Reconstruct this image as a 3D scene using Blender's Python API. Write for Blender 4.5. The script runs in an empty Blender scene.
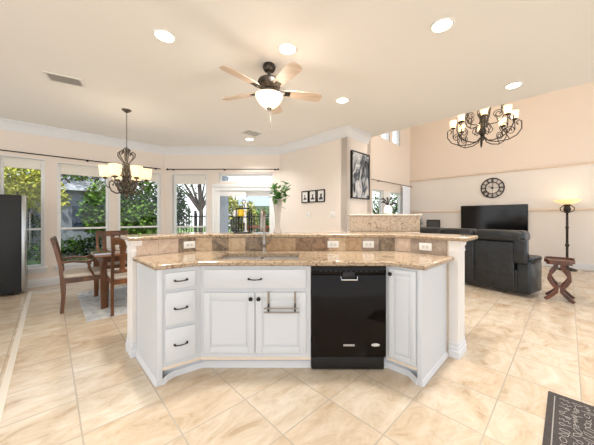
import bpy, bmesh, math, random
from mathutils import Vector, Matrix
random.seed(7)
S = bpy.context.scene
COL = S.collection
PI = math.pi
R2 = math.sqrt(.5)

# ------------------------------------------------------------------ camera
cam = bpy.data.cameras.new('camera'); cam_o = bpy.data.objects.new('camera', cam); COL.objects.link(cam_o)
cam_o.location = (0, 0, 1.24); cam_o.rotation_euler = (PI/2, 0, 0)
cam.sensor_width = 36; cam.lens = 36*259/594
cam.shift_x = -12/594; cam.shift_y = -5/594
cam.clip_start = .05; cam.clip_end = 200
S.camera = cam_o
# ------------------------------------------------------------------ view
S.view_settings.view_transform = 'Standard'; S.view_settings.look = 'None'
S.view_settings.gamma = 1; S.view_settings.use_curve_mapping = False
S.view_settings.exposure = 0.27
# ------------------------------------------------------------------ sky
W = bpy.data.worlds.new('sky'); S.world = W; W.use_nodes = True
nt = W.node_tree; nt.nodes.clear()
wo = nt.nodes.new('ShaderNodeOutputWorld'); bg = nt.nodes.new('ShaderNodeBackground')
tc = nt.nodes.new('ShaderNodeTexCoord'); sp = nt.nodes.new('ShaderNodeSeparateXYZ'); rp = nt.nodes.new('ShaderNodeValToRGB')
nt.links.new(tc.outputs['Generated'], sp.inputs[0]); nt.links.new(sp.outputs['Z'], rp.inputs[0])
rp.color_ramp.elements[0].position = 0; rp.color_ramp.elements[0].color = (.95, .96, .97, 1)
rp.color_ramp.elements[1].position = .7; rp.color_ramp.elements[1].color = (.50, .66, .92, 1)
nt.links.new(rp.outputs[0], bg.inputs[0]); nt.links.new(bg.outputs[0], wo.inputs[0])
bg.inputs[1].default_value = 1.75
# ------------------------------------------------------------------ sun
sun = bpy.data.lights.new('sun', 'SUN'); sun.energy = 5.5; sun.angle = .02; sun.color = (1, .95, .86)
sun_o = bpy.data.objects.new('sun', sun); COL.objects.link(sun_o)
sun_o.rotation_euler = Vector((.22, -.3, .93)).to_track_quat('Z', 'Y').to_euler()

def lamp(name, kind, loc, energy, color=(1, .86, .7), size=.1, parent=None, rot=(0, 0, 0)):
    l = bpy.data.lights.new(name, kind); l.energy = energy; l.color = color
    if kind == 'AREA': l.shape = 'DISK'; l.size = size; l.spread = 2.1
    else: l.shadow_soft_size = size
    if kind == 'SPOT': l.spot_size = math.radians(150); l.spot_blend = .6
    o = bpy.data.objects.new(name, l); COL.objects.link(o); o.location = loc; o.rotation_euler = rot
    if parent: o.parent = parent
    return o

# ------------------------------------------------------------------ materials
def lin(c):
    c = c/255
    return c/12.92 if c <= .04045 else ((c+.055)/1.055)**2.4
def rgb(r, g, b): return (lin(r), lin(g), lin(b), 1)
MATS = {}
def mat(name, c, rough=.5, metal=0., spec=.5, bump=0, bscale=40, emit=None, es=0, coat=0):
    if name in MATS: return MATS[name]
    m = bpy.data.materials.new(name); m.use_nodes = True; n = m.node_tree; b = n.nodes['Principled BSDF']
    b.inputs['Base Color'].default_value = rgb(*c); b.inputs['Roughness'].default_value = rough
    b.inputs['Metallic'].default_value = metal; b.inputs['Specular IOR Level'].default_value = spec
    b.inputs['Coat Weight'].default_value = coat
    if emit: b.inputs['Emission Color'].default_value = rgb(*emit); b.inputs['Emission Strength'].default_value = es
    t = n.nodes.new('ShaderNodeTexCoord'); no = n.nodes.new('ShaderNodeTexNoise'); no.inputs['Scale'].default_value = bscale
    n.links.new(t.outputs['Object'], no.inputs['Vector'])
    if bump:
        bp = n.nodes.new('ShaderNodeBump'); bp.inputs['Strength'].default_value = bump; bp.inputs['Distance'].default_value = .01
        n.links.new(no.outputs['Fac'], bp.inputs['Height']); n.links.new(bp.outputs[0], b.inputs['Normal'])
    MATS[name] = m; return m
def ramp_mat(name, stops, scale=10, detail=6, rough=.4, stretch=(1, 1, 1), dist=0., coat=0, bump=0, spec=.5, metal=0, world=False, roughness=.55):
    if name in MATS: return MATS[name]
    m = mat(name, (128, 128, 128), rough, metal, spec, coat=coat); n = m.node_tree; b = n.nodes['Principled BSDF']
    t = n.nodes.new('ShaderNodeTexCoord'); g = n.nodes.new('ShaderNodeNewGeometry'); mp = n.nodes.new('ShaderNodeMapping'); mp.inputs['Scale'].default_value = stretch
    no = n.nodes.new('ShaderNodeTexNoise'); no.inputs['Scale'].default_value = scale; no.inputs['Detail'].default_value = detail
    no.inputs['Distortion'].default_value = dist; no.inputs['Roughness'].default_value = roughness
    r = n.nodes.new('ShaderNodeValToRGB'); e = r.color_ramp.elements
    e[0].position, e[0].color = stops[0][0], rgb(*stops[0][1]); e[1].position, e[1].color = stops[-1][0], rgb(*stops[-1][1])
    for p, c in stops[1:-1]:
        x = e.new(p); x.color = rgb(*c)
    n.links.new(g.outputs['Position'] if world else t.outputs['Object'], mp.inputs[0]); n.links.new(mp.outputs[0], no.inputs['Vector'])
    n.links.new(no.outputs['Fac'], r.inputs[0]); n.links.new(r.outputs[0], b.inputs['Base Color'])
    if bump:
        bp = n.nodes.new('ShaderNodeBump'); bp.inputs['Strength'].default_value = bump; bp.inputs['Distance'].default_value = .01
        n.links.new(no.outputs['Fac'], bp.inputs['Height']); n.links.new(bp.outputs[0], b.inputs['Normal'])
    return m

PEACH = mat('peach_wall_paint', (234, 223, 212), .85, spec=.2, bump=.06, bscale=120)
PALE = mat('pale_wall_paint', (232, 227, 221), .85, spec=.2, bump=.06, bscale=120)
TAN = mat('tan_upper_wall_paint', (232, 219, 206), .85, spec=.2, bump=.06, bscale=120)
CEIL = mat('ceiling_paint', (240, 238, 234), .9, spec=.2, bump=.1, bscale=90)
TRIM = mat('white_trim_paint', (224, 225, 226), .45, spec=.4)
LEDGE = mat('ledge_paint', (222, 204, 186), .6)
CAB = mat('cabinet_white_paint', (207, 210, 213), .38, spec=.45, bump=.01, bscale=30)
BEIGE = mat('beige_rail_paint', (225, 208, 188), .5)
BLACKM = mat('black_bronze_metal', (30, 25, 22), .35, metal=.6)
IRON = ramp_mat('aged_iron', [(.35, (28, 25, 22)), (.65, (70, 61, 51))], 25, rough=.45, metal=.5)
SILV = ramp_mat('antique_pewter', [(.35, (48, 42, 36)), (.65, (112, 102, 88))], 30, rough=.4, metal=.5)
CHROME = mat('chrome', (205, 205, 205), .12, metal=1)
NICK = mat('brushed_nickel', (150, 142, 132), .3, metal=1, bump=.03, bscale=200)
SINKM = mat('satin_sink_steel', (206, 208, 210), .42, metal=.55)
STEEL = mat('stainless_steel', (170, 172, 172), .25, metal=1, bump=.02, bscale=160)
DWB = mat('gloss_black_enamel', (17, 12, 10), .1, spec=.16, bump=.004, bscale=5)
DWK = mat('matte_black_plastic', (16, 15, 15), .5)
FRB = mat('black_appliance_side', (30, 33, 36), .5, bump=.08, bscale=250)
PLAST = mat('white_plastic', (236, 234, 228), .35)
GRAN = ramp_mat('speckled_granite', [(.30, (36, 30, 27)), (.39, (96, 74, 56)), (.45, (158, 133, 106)), (.52, (188, 169, 143)), (.59, (120, 97, 76)), (.66, (172, 150, 122)), (.76, (214, 200, 180))], 24, 9, .12, dist=.8, world=True, roughness=.78)
WOOD = ramp_mat('mahogany_wood', [(.3, (58, 34, 18)), (.55, (104, 64, 34)), (.75, (140, 92, 52))], 7, rough=.3, stretch=(1, 1, .12), dist=.6, coat=.2)
WOODD = ramp_mat('dark_cherry_wood', [(.3, (52, 24, 12)), (.6, (102, 54, 30)), (.8, (132, 76, 42))], 9, rough=.28, stretch=(1, 1, .2), dist=.6, coat=.3)
TTOP = ramp_mat('polished_table_wood', [(.3, (94, 58, 36)), (.7, (132, 88, 58))], 5, rough=.1, stretch=(.15, 1, 1), coat=.6)
BLADE = ramp_mat('light_oak_blade', [(.3, (196, 170, 146)), (.7, (220, 200, 180))], 12, rough=.4, stretch=(.2, 2, 1))
LEATH = ramp_mat('black_leather', [(.3, (20, 23, 26)), (.7, (38, 43, 47))], 14, rough=.34, bump=.25)
SEATF = ramp_mat('cream_seat_fabric', [(.4, (192, 180, 164)), (.6, (214, 204, 190))], 120, rough=.9)
RUGM = ramp_mat('pale_blue_rug_pile', [(.3, (150, 156, 160)), (.48, (196, 198, 196)), (.7, (222, 220, 214))], 9, 8, .95, dist=1.2, bump=.4)
LEAF = ramp_mat('house_plant_leaf', [(.3, (42, 92, 38)), (.7, (92, 150, 66))], 18, rough=.45)
TVM = mat('television_screen', (12, 11, 12), .12, spec=.4)
BULB = mat('frosted_lamp_glass', (255, 236, 205), .4, emit=(255, 202, 140), es=1.5)
SHADEB = mat('cream_lamp_glass', (250, 232, 200), .5, emit=(255, 226, 176), es=.7)
LENS = mat('lit_downlight_lens', (255, 250, 240), .4, emit=(255, 240, 218), es=9)
BLIND0 = mat('roller_shade_fabric', (244, 238, 226), .9, emit=(255, 246, 230), es=.0)
VINYL = mat('white_window_vinyl', (236, 236, 234), .4)
CERAM = mat('white_ceramic', (240, 238, 232), .2)
YELL = mat('yellow_glaze', (236, 196, 20), .3)
MAT_R = ramp_mat('charcoal_mat_rubber', [(.3, (58, 52, 50)), (.7, (78, 71, 68))], 60, rough=.8)
MAT_P = mat('mat_line_print', (168, 160, 152), .8)
GREY = mat('vent_grey_metal', (236, 234, 230), .4)
DARKV = mat('vent_dark_gap', (92, 88, 84), .8)
SOFFIT = mat('grey_exterior_stucco', (138, 142, 150), .85, bump=.2)
CONC = ramp_mat('patio_concrete', [(.3, (150, 146, 138)), (.7, (186, 182, 174))], 3, rough=.85)
GRASS = ramp_mat('lawn', [(.3, (70, 96, 44)), (.7, (120, 142, 72))], 8, rough=.95)
BARK = ramp_mat('bark', [(.3, (52, 42, 34)), (.7, (96, 80, 66))], 12, rough=.9)
def leafm(name, a, b): return ramp_mat(name, [(.36, a), (.64, b)], 3.5, rough=.9, spec=.05)
LF1 = leafm('hedge_leaf_dark', (14, 30, 14), (66, 98, 38)); LF2 = leafm('shrub_leaf_green', (26, 62, 20), (118, 154, 66))
LF3 = leafm('tree_leaf_yellow_green', (98, 108, 34), (190, 184, 84)); LF4 = leafm('tree_leaf_olive', (20, 44, 16), (94, 130, 46))

def blind_mat():
    m = bpy.data.materials.new('roller_shade_cloth'); m.use_nodes = True; n = m.node_tree; n.nodes.clear()
    o = n.nodes.new('ShaderNodeOutputMaterial'); mx = n.nodes.new('ShaderNodeMixShader'); t = n.nodes.new('ShaderNodeBsdfTranslucent'); g = n.nodes.new('ShaderNodeBsdfDiffuse')
    t.inputs[0].default_value = rgb(250, 246, 236); g.inputs[0].default_value = rgb(246, 242, 232); mx.inputs[0].default_value = .2
    n.links.new(g.outputs[0], mx.inputs[1]); n.links.new(t.outputs[0], mx.inputs[2]); n.links.new(mx.outputs[0], o.inputs[0]); return m
BLIND = blind_mat()
def glass_mat():
    m = bpy.data.materials.new('window_glass'); m.use_nodes = True; n = m.node_tree; n.nodes.clear()
    o = n.nodes.new('ShaderNodeOutputMaterial'); mx = n.nodes.new('ShaderNodeMixShader'); t = n.nodes.new('ShaderNodeBsdfTransparent'); g = n.nodes.new('ShaderNodeBsdfGlossy')
    t.inputs[0].default_value = (.97, .98, .98, 1); g.inputs['Roughness'].default_value = .02; mx.inputs[0].default_value = .016
    n.links.new(t.outputs[0], mx.inputs[1]); n.links.new(g.outputs[0], mx.inputs[2]); n.links.new(mx.outputs[0], o.inputs[0]); return m
GLASS = glass_mat()
def vase_glass():
    m = bpy.data.materials.new('milky_vase_glass'); m.use_nodes = True; n = m.node_tree; n.nodes.clear()
    o = n.nodes.new('ShaderNodeOutputMaterial'); mx = n.nodes.new('ShaderNodeMixShader'); t = n.nodes.new('ShaderNodeBsdfTransparent'); g = n.nodes.new('ShaderNodeBsdfPrincipled')
    g.inputs['Base Color'].default_value = rgb(216, 206, 194); g.inputs['Roughness'].default_value = .08; mx.inputs[0].default_value = .5
    n.links.new(t.outputs[0], mx.inputs[1]); n.links.new(g.outputs[0], mx.inputs[2]); n.links.new(mx.outputs[0], o.inputs[0]); return m
VGL = vase_glass()
def floor_mat():
    m = mat('travertine_floor_tile', (220, 200, 170), .2); n = m.node_tree; b = n.nodes['Principled BSDF']; L = n.links.new
    g = n.nodes.new('ShaderNodeNewGeometry'); mp = n.nodes.new('ShaderNodeMapping'); mp.inputs['Rotation'].default_value = (0, 0, -PI/4)
    mp.inputs['Location'].default_value = (-.13, -.34, 0); L(g.outputs['Position'], mp.inputs[0])
    br = n.nodes.new('ShaderNodeTexBrick'); br.offset = 0; br.squash = 1
    br.inputs['Scale'].default_value = 1; br.inputs['Brick Width'].default_value = .405; br.inputs['Row Height'].default_value = .405
    br.inputs['Mortar Size'].default_value = .0045; br.inputs['Mortar Smooth'].default_value = .2
    br.inputs['Color1'].default_value = (0, 0, 0, 1); br.inputs['Color2'].default_value = (1, 1, 1, 1); br.inputs['Mortar'].default_value = (.5, .5, .5, 1)
    L(mp.outputs[0], br.inputs['Vector'])
    # per-tile shift of the veins
    mul = n.nodes.new('ShaderNodeVectorMath'); mul.operation = 'MULTIPLY_ADD'; L(br.outputs['Color'], mul.inputs[0]); mul.inputs[1].default_value = (9, 5, 3); L(mp.outputs[0], mul.inputs[2])
    st = n.nodes.new('ShaderNodeMapping'); st.inputs['Scale'].default_value = (1, 1.9, 1); L(mul.outputs[0], st.inputs[0])
    no = n.nodes.new('ShaderNodeTexNoise'); no.inputs['Scale'].default_value = 3.4; no.inputs['Detail'].default_value = 12; no.inputs['Roughness'].default_value = .72; no.inputs['Distortion'].default_value = .7
    L(st.outputs[0], no.inputs['Vector'])
    r = n.nodes.new('ShaderNodeValToRGB'); e = r.color_ramp.elements
    e[0].position = .3; e[0].color = rgb(176, 152, 124); e[1].position = .72; e[1].color = rgb(226, 217, 203)
    x = e.new(.42); x.color = rgb(202, 184, 160); x = e.new(.54); x.color = rgb(214, 200, 180)
    L(no.outputs['Fac'], r.inputs[0])
    tint = n.nodes.new('ShaderNodeMix'); tint.data_type = 'RGBA'; tint.blend_type = 'MULTIPLY'; tint.inputs[0].default_value = .45
    tr = n.nodes.new('ShaderNodeValToRGB'); tr.color_ramp.elements[0].color = rgb(242, 222, 196); tr.color_ramp.elements[1].color = rgb(255, 254, 250)
    L(br.outputs['Color'], tr.inputs[0]); L(r.outputs[0], tint.inputs[6]); L(tr.outputs[0], tint.inputs[7])
    mo = n.nodes.new('ShaderNodeMix'); mo.data_type = 'RGBA'; L(br.outputs['Fac'], mo.inputs[0]); L(tint.outputs[2], mo.inputs[6]); mo.inputs[7].default_value = rgb(182, 170, 153)
    L(mo.outputs[2], b.inputs['Base Color'])
    rr = n.nodes.new('ShaderNodeMapRange'); rr.inputs[3].default_value = .12; rr.inputs[4].default_value = .26; L(no.outputs['Fac'], rr.inputs[0]); L(rr.outputs[0], b.inputs['Roughness'])
    bp = n.nodes.new('ShaderNodeBump'); bp.inputs['Strength'].default_value = .35; bp.inputs['Distance'].default_value = .003; bp.invert = True
    L(br.outputs['Fac'], bp.inputs['Height']); L(bp.outputs[0], b.inputs['Normal'])
    return m
FLOORM = floor_mat()

# ------------------------------------------------------------------ mesh builder
class MB:
    def __init__(s): s.v = []; s.f = []; s.sm = []; s.mi = []; s.cur = 0
    def add(s, vs, fs, smooth=False):
        o = len(s.v); s.v += [tuple(v) for v in vs]
        for f in fs: s.f.append([i+o for i in f]); s.sm.append(smooth); s.mi.append(s.cur)
        return s
    def box(s, x0, x1, y0, y1, z0, z1, M=None):
        vs = [Vector((x, y, z)) for z in (z0, z1) for x, y in ((x0, y0), (x1, y0), (x1, y1), (x0, y1))]
        if M: vs = [M @ v for v in vs]
        return s.add(vs, [(3, 2, 1, 0), (4, 5, 6, 7), (0, 1, 5, 4), (1, 2, 6, 5), (2, 3, 7, 6), (3, 0, 4, 7)])
    def rbox(s, x0, x1, y0, y1, z0, z1, r=.005, M=None, seg=2):
        bm = bmesh.new(); bmesh.ops.create_cube(bm, size=1)
        for v in bm.verts: v.co = Vector(((x0+x1)/2+v.co.x*(x1-x0), (y0+y1)/2+v.co.y*(y1-y0), (z0+z1)/2+v.co.z*(z1-z0)))
        bmesh.ops.bevel(bm, geom=bm.edges[:], offset=min(r, .49*min(x1-x0, y1-y0, z1-z0)), segments=seg, affect='EDGES', profile=.5)
        bm.verts.index_update()
        vs = [(M @ v.co) if M else v.co.copy() for v in bm.verts]; fs = [[v.index for v in f.verts] for f in bm.faces]; bm.free()
        return s.add(vs, fs, seg > 1)
    def prism(s, pts, z0, z1):
        a = sum(pts[i][0]*pts[(i+1) % len(pts)][1]-pts[(i+1) % len(pts)][0]*pts[i][1] for i in range(len(pts)))
        if a < 0: pts = pts[::-1]
        n = len(pts); vs = [(p[0], p[1], z0) for p in pts]+[(p[0], p[1], z1) for p in pts]
        return s.add(vs, [list(range(n))[::-1], [i+n for i in range(n)]]+[(i, (i+1) % n, (i+1) % n+n, i+n) for i in range(n)])
    def lathe(s, prof, c=(0, 0, 0), n=20, M=None, a0=0, a1=2*PI, cap=False):
        vs = []; fs = []; full = abs(a1-a0-2*PI) < 1e-6; k = n if full else n+1
        for r, z in prof:
            for i in range(k):
                a = a0+(a1-a0)*i/n; v = Vector((c[0]+r*math.cos(a), c[1]+r*math.sin(a), c[2]+z)); vs.append(M @ v if M else v)
        for j in range(len(prof)-1):
            for i in range(n):
                i2 = (i+1) % k; fs.append((j*k+i, j*k+i2, (j+1)*k+i2, (j+1)*k+i))
        if cap and full and prof[0][0] > 1e-4: fs.append(list(range(k))[::-1])
        if cap and full and prof[-1][0] > 1e-4: fs.append([(len(prof)-1)*k+i for i in range(k)])
        return s.add(vs, fs, True)
    def tube(s, pts, r, n=8, rs=None, M=None, flat=1):
        pts = [Vector(p) for p in pts]; vs = []; fs = []; up = None
        for i, p in enumerate(pts):
            t = (pts[min(i+1, len(pts)-1)]-pts[max(i-1, 0)]).normalized()
            if up is None:
                up = Vector((0, 0, 1)) if abs(t.z) < .9 else Vector((1, 0, 0))
            u = (up-t*up.dot(t)).normalized(); w = t.cross(u); up = u
            rr = rs[i] if rs else r
            for k in range(n):
                a = 2*PI*k/n; v = p+u*math.cos(a)*rr+w*math.sin(a)*rr*flat; vs.append(M @ v if M else v)
        for i in range(len(pts)-1):
            for k in range(n): fs.append((i*n+k, i*n+(k+1) % n, (i+1)*n+(k+1) % n, (i+1)*n+k))
        fs.append(list(range(n))[::-1]); fs.append([(len(pts)-1)*n+k for k in range(n)])
        return s.add(vs, fs, True)
    def sphere(s, c, r, n=12, sc=(1, 1, 1)):
        return s.lathe([(max(1e-5, r*math.sin(PI*i/n))*1, -r*math.cos(PI*i/n)*sc[2]) for i in range(n+1)], c, n+4)
    def sweep(s, line, prof, closed=False):
        # line: 2-D points; prof: (offset to the right-hand side, z); mitred
        n = len(line); P = [Vector(p) for p in line]; off = []
        for i in range(n):
            def nr(a, b): d = (P[b]-P[a]).normalized(); return Vector((d.y, -d.x))
            n1 = nr(i-1, i) if i > 0 else nr(0, 1); n2 = nr(i, i+1) if i < n-1 else nr(n-2, n-1)
            off.append((n1+n2)/(1+n1.dot(n2)))
        m = len(prof); vs = [(P[i].x+off[i].x*o, P[i].y+off[i].y*o, z) for i in range(n) for o, z in prof]
        fs = [(i*m+j, i*m+(j+1) % m, (i+1)*m+(j+1) % m, (i+1)*m+j) for i in range(n-1) for j in range(m)]
        fs += [list(range(m)), [(n-1)*m+j for j in range(m)][::-1]]
        return s.add(vs, fs)
    def build(s, name, m, parent=None, world=False, loc=None):
        me = bpy.data.meshes.new(name); vs = s.v
        if parent is not None and world:
            inv = PMAT[parent.name].inverted(); vs = [inv @ Vector(v) for v in vs]
        base = None
        if parent is None:
            xs = [v[0] for v in vs]; ys = [v[1] for v in vs]; zs = [v[2] for v in vs]
            base = Vector(((min(xs)+max(xs))/2, (min(ys)+max(ys))/2, min(zs)))
            vs = [Vector(v)-base for v in vs]
        me.from_pydata([tuple(v) for v in vs], [], s.f)
        for mm in (m if isinstance(m, list) else [m]): me.materials.append(mm)
        for p, sm, mi in zip(me.polygons, s.sm, s.mi): p.use_smooth = sm; p.material_index = mi
        bm = bmesh.new(); bm.from_mesh(me); bmesh.ops.recalc_face_normals(bm, faces=bm.faces); bm.to_mesh(me); bm.free()
        try: me.set_sharp_from_angle(angle=math.radians(38))
        except Exception: pass
        o = bpy.data.objects.new(name, me); COL.objects.link(o)
        if parent is not None: o.parent = parent; PMAT[o.name] = PMAT[parent.name].copy()
        if base is not None: o.location = base; PMAT[o.name] = Matrix.Translation(base)
        return o
PMAT = {}
def thing(name, label, cat, loc=(0, 0, 0), rz=0, group=None, kind=None):
    o = bpy.data.objects.new(name, None); COL.objects.link(o); o.empty_display_size = .1
    o.location = loc; o.rotation_euler = (0, 0, rz); PMAT[o.name] = Matrix.Translation(Vector(loc)) @ Matrix.Rotation(rz, 4, 'Z')
    return tag(o, label, cat, group, kind)
def tag(o, label=None, cat=None, group=None, kind=None):
    for k, v in (('label', label), ('category', cat), ('group', group), ('kind', kind)):
        if v: o[k] = v
    return o
def kids(o): return [c for c in COL.objects if c.parent == o]
def dup(o, parent=None):
    c = o.copy(); COL.objects.link(c)
    if parent is not None: c.parent = parent
    for ch in kids(o): dup(ch, c)
    return c
def place(root, loc, rz, label=None, group=None):
    root.location = loc; root.rotation_euler = (0, 0, rz)
    if label: root['label'] = label
    if group: root['group'] = group
    return root
def frame(A, ang): return Matrix.Translation(Vector((A[0], A[1], A[2] if len(A) > 2 else 0))) @ Matrix.Rotation(ang, 4, 'Z')
def struct(o, label=None): o['kind'] = 'structure'; return tag(o, label)

# ================================================================== SETTING
LW = 9.52; MY = 6.12; RS = 5.435; PW = 4.045; ZC = 2.89
A0 = (-7.0, 2.52); A1 = (-3.40, 6.12); A2 = (-.685, 6.12); A3 = (.695, 4.74); A4 = (1.277, 5.322)
G0 = (.502, 6.097); G1 = (3.577, 9.172); G2 = (7.9, 4.85)
ZG = 5.2
fl = MB(); fl.prism([(-7.2, -3.5), (8.2, -3.5), (8.2, 4.6), (G1[0]+.1, G1[1]+.2), (G0[0]-.3, 6.5), (-3.5, 6.3), (-7.2, 2.6)], -.1, 0)
struct(fl.build('floor', FLOORM))
c = MB(); c.prism([(-7.2, -3.5), (8.2, -3.5), (8.2, -1.6), (A4[0], 6.6-A4[0]), A3, A2, (-.685, 6.25), (-3.45, 6.25), (-7.2, 2.5)], ZC, ZC+.25)
struct(c.build('ceiling', CEIL))
c = MB(); c.prism([(8.2, -1.6), (8.2, 4.8), (G1[0], G1[1]+.15), (.3, 6.2), (A4[0], 6.6-A4[0])], ZG, ZG+.2)
struct(c.build('ceiling', CEIL))
c = MB(); c.prism([(8.2, -1.6), (A4[0], 6.6-A4[0]), (A4[0]-.09, 6.6-A4[0]-.09), (8.11, -1.69)], ZC+.25, ZG)
struct(c.build('wall_upper', TAN))
st = MB(); st.prism([(-4.72, 4.36), (-4.66, 4.36), (3.14, -3.44), (3.08, -3.44)], 0, .0025); struct(st.build('trim_7', mat('pale_marble_strip', (226, 216, 200), .25)))

def wall(name, A, B, h, openings, m, t=.14, side=1, z0=0):
    """inner face on line A->B, thickness away from the room (left-hand side)"""
    A, B = Vector(A), Vector(B); L = (B-A).length; ang = math.atan2(B.y-A.y, B.x-A.x); M = frame((A.x, A.y), ang)
    w = MB(); xs = sorted({0, L, *[o[0] for o in openings], *[o[1] for o in openings]})
    for a, b in zip(xs, xs[1:]):
        mid = (a+b)/2; hs = sorted([(o[2], o[3]) for o in openings if o[0] < mid < o[1]]); z = z0
        for lo, hi in hs:
            if lo > z: w.box(a, b, 0, t, z, lo, M)
            z = hi
        if h > z: w.box(a, b, 0, t, z, h, M)
    struct(w.build(name, m)); return M, L
# left wall: distances measured from corner A1 going back to A0
LL = math.hypot(3.6, 3.6)
lo = [(LL-2.52, LL-2.0, .345, 2.28), (LL-1.82, LL-1.06, .345, 2.26), (LL-.90, LL-.10, .345, 2.26)]
ML, _ = wall('wall_left', A0, A1, ZC, lo, PEACH)
mo = [(.18, .985, .40, 2.25), (1.15, 2.57, 0, 1.96), (1.27, 2.54, 2.07, 2.27)]
MM, _ = wall('wall_back', A1, A2, ZC, mo, PEACH)
MR, _ = wall('wall_right', A2, A3, ZC, [], PEACH)
MP, _ = wall('wall_right', A3, A4, ZC, [], PEACH)
w = MB(); w.prism([A4, (A4[0]-.775, A4[1]+.775), (A4[0]-.875, A4[1]+.675), (A4[0]-.1, A4[1]-.1)], 0, ZG); struct(w.build('wall_return', PEACH))
GL = math.hypot(G1[0]-G0[0], G1[1]-G0[1])
go = [(GL-2.50, GL-.66, .35, 2.05)]+[(GL-a, GL-b, 3.62, 4.5) for a, b in ((2.66, 2.15), (1.98, 1.46), (1.29, .77))]
MG, _ = wall('wall_window_side', G0, G1, ZG, go, PEACH)
# television wall with two ledges: lower pale wainscot, tan above
wall('wall_television', G1, G2, 2.52, [], PALE); wall('wall_television', G1, G2, ZG, [], TAN, .11, z0=2.52)
p = MB(); p.sweep([G1, G2], [(0, 2.50), (.035, 2.50), (.045, 2.53), (0, 2.56)]); struct(p.build('trim_1', LEDGE))
p = MB(); p.sweep([G1, G2], [(0, 1.40), (.022, 1.40), (.028, 1.43), (.012, 1.46), (0, 1.46)]); struct(p.build('trim_2', LEDGE))
# crown moulding
CP = [(0, ZC), (0, ZC-.17), (.012, ZC-.17), (.02, ZC-.13), (.07, ZC-.05), (.085, ZC-.03), (.1, ZC-.02), (.1, ZC)]
p = MB(); p.sweep([A0, A1, A2, A3, (A4[0]-.085, A4[1]-.085)], CP); struct(p.build('trim_3', TRIM))
BP = [(0, 0), (.018, 0), (.018, .10), (.012, .125), (.006, .14), (0, .14)]
for nm, ln in (('baseboard_left', [A0, A1, (-2.27, 6.12)]), ('baseboard_right', [(-.80, 6.12), A2, A3, A4]), ('baseboard_television', [G0, G1, G2])):
    p = MB(); p.sweep(ln, BP); struct(p.build(nm, TRIM))

wn = [0]
def window(M, s0, s1, z0, z1, bar=None, shade=0, sill=True, sash=True):
    wn[0] += 1
    loc = M @ Vector((s0, 0, z0)); e = thing('window_%d' % wn[0], None, None, loc, M.to_euler().z, kind='structure')
    Wd = s1-s0; Hh = z1-z0; f = MB(); b = .04
    f.box(0, b, .03, .11, 0, Hh); f.box(Wd-b, Wd, .03, .11, 0, Hh); f.box(b, Wd-b, .03, .11, 0, b); f.box(b, Wd-b, .03, .11, Hh-b, Hh)
    # thin casing bead around the opening
    f.box(-.012, 0, -.006, .02, -.012, Hh+.012); f.box(Wd, Wd+.012, -.006, .02, -.012, Hh+.012); f.box(0, Wd, -.006, .02, Hh, Hh+.012)
    f.build('window_frame', VINYL, e)
    if bar:
        q = MB(); q.rbox(b, Wd-b, .04, .09, bar-z0-.018, bar-z0+.018, .004); q.build('sash_bar', VINYL, e)
    g = MB(); g.box(b, Wd-b, .066, .072, b, Hh-b); g.build('pane', GLASS, e)
    if sill:
        q = MB(); q.rbox(-.05, Wd+.05, -.05, .03, -.035, 0, .008); q.rbox(-.03, Wd+.03, -.02, 0, -.10, -.036, .004); q.build('window_sill', TRIM, e)
    if shade:
        q = MB(); q.box(b+.002, Wd-b-.002, .022, .026, Hh-b-shade, Hh-.005); q.tube([(b, .024, Hh-b-shade), (Wd-b, .024, Hh-b-shade)], .009); q.build('roller_shade', BLIND, e)
    return e
window(ML, *lo[0], bar=1.03, shade=.13); window(ML, *lo[1], bar=1.03, shade=.15); window(ML, *lo[2], bar=1.03, shade=.15)
window(MM, *mo[0], bar=1.02, shade=.17); window(MM, *mo[2], sill=False)
# sliding patio door
d = thing('door_1', None, None, MM @ Vector((1.15, 0, 0)), 0, kind='structure'); Wd = 1.42
f = MB(); f.box(0, .05, 0, .13, 0, 1.96); f.box(Wd-.05, Wd, 0, .13, 0, 1.96); f.box(.05, Wd-.05, 0, .13, 1.88, 1.96)
f.rbox(-.045, 0, -.015, 0, 0, 2.02, .003); f.rbox(Wd, Wd+.045, -.015, 0, 0, 2.02, .003); f.rbox(-.045, Wd+.045, -.02, 0, 1.96, 2.03, .003); f.box(.05, Wd-.05, .0, .13, 0, .03)
f.build('door_frame', VINYL, d)
for x0, x1, y in ((.05, .76, .03), (.68, Wd-.05, .08)):
    q = MB(); b = .07
    q.rbox(x0, x0+b, y, y+.04, .03, 1.88, .004); q.rbox(x1-b, x1, y, y+.04, .03, 1.88, .004); q.rbox(x0+b, x1-b, y, y+.04, .03, .14, .004); q.rbox(x0+b, x1-b, y, y+.04, 1.75, 1.88, .004)
    pn = q.build('door_panel', VINYL, d); g = MB(); g.box(x0+b, x1-b, y+.017, y+.022, .14, 1.75); g.build('pane', GLASS, pn)
q = MB(); q.rbox(.70, .725, .0, .028, .92, 1.12, .006); q.build('door_handle', BLACKM, d)
# great room windows
window(MG, go[0][0], go[0][0]+.62, .35, 2.05, sill=False); window(MG, go[0][0]+1.04, go[0][1], .35, 2.05, sill=False)
q = MB(); q.box(go[0][0]+.62, go[0][0]+1.04, -.004, .12, .35, 2.05, MG); struct(q.build('trim_4', VINYL))
for o in go[1:]: window(MG, *o, sill=False)

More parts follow.
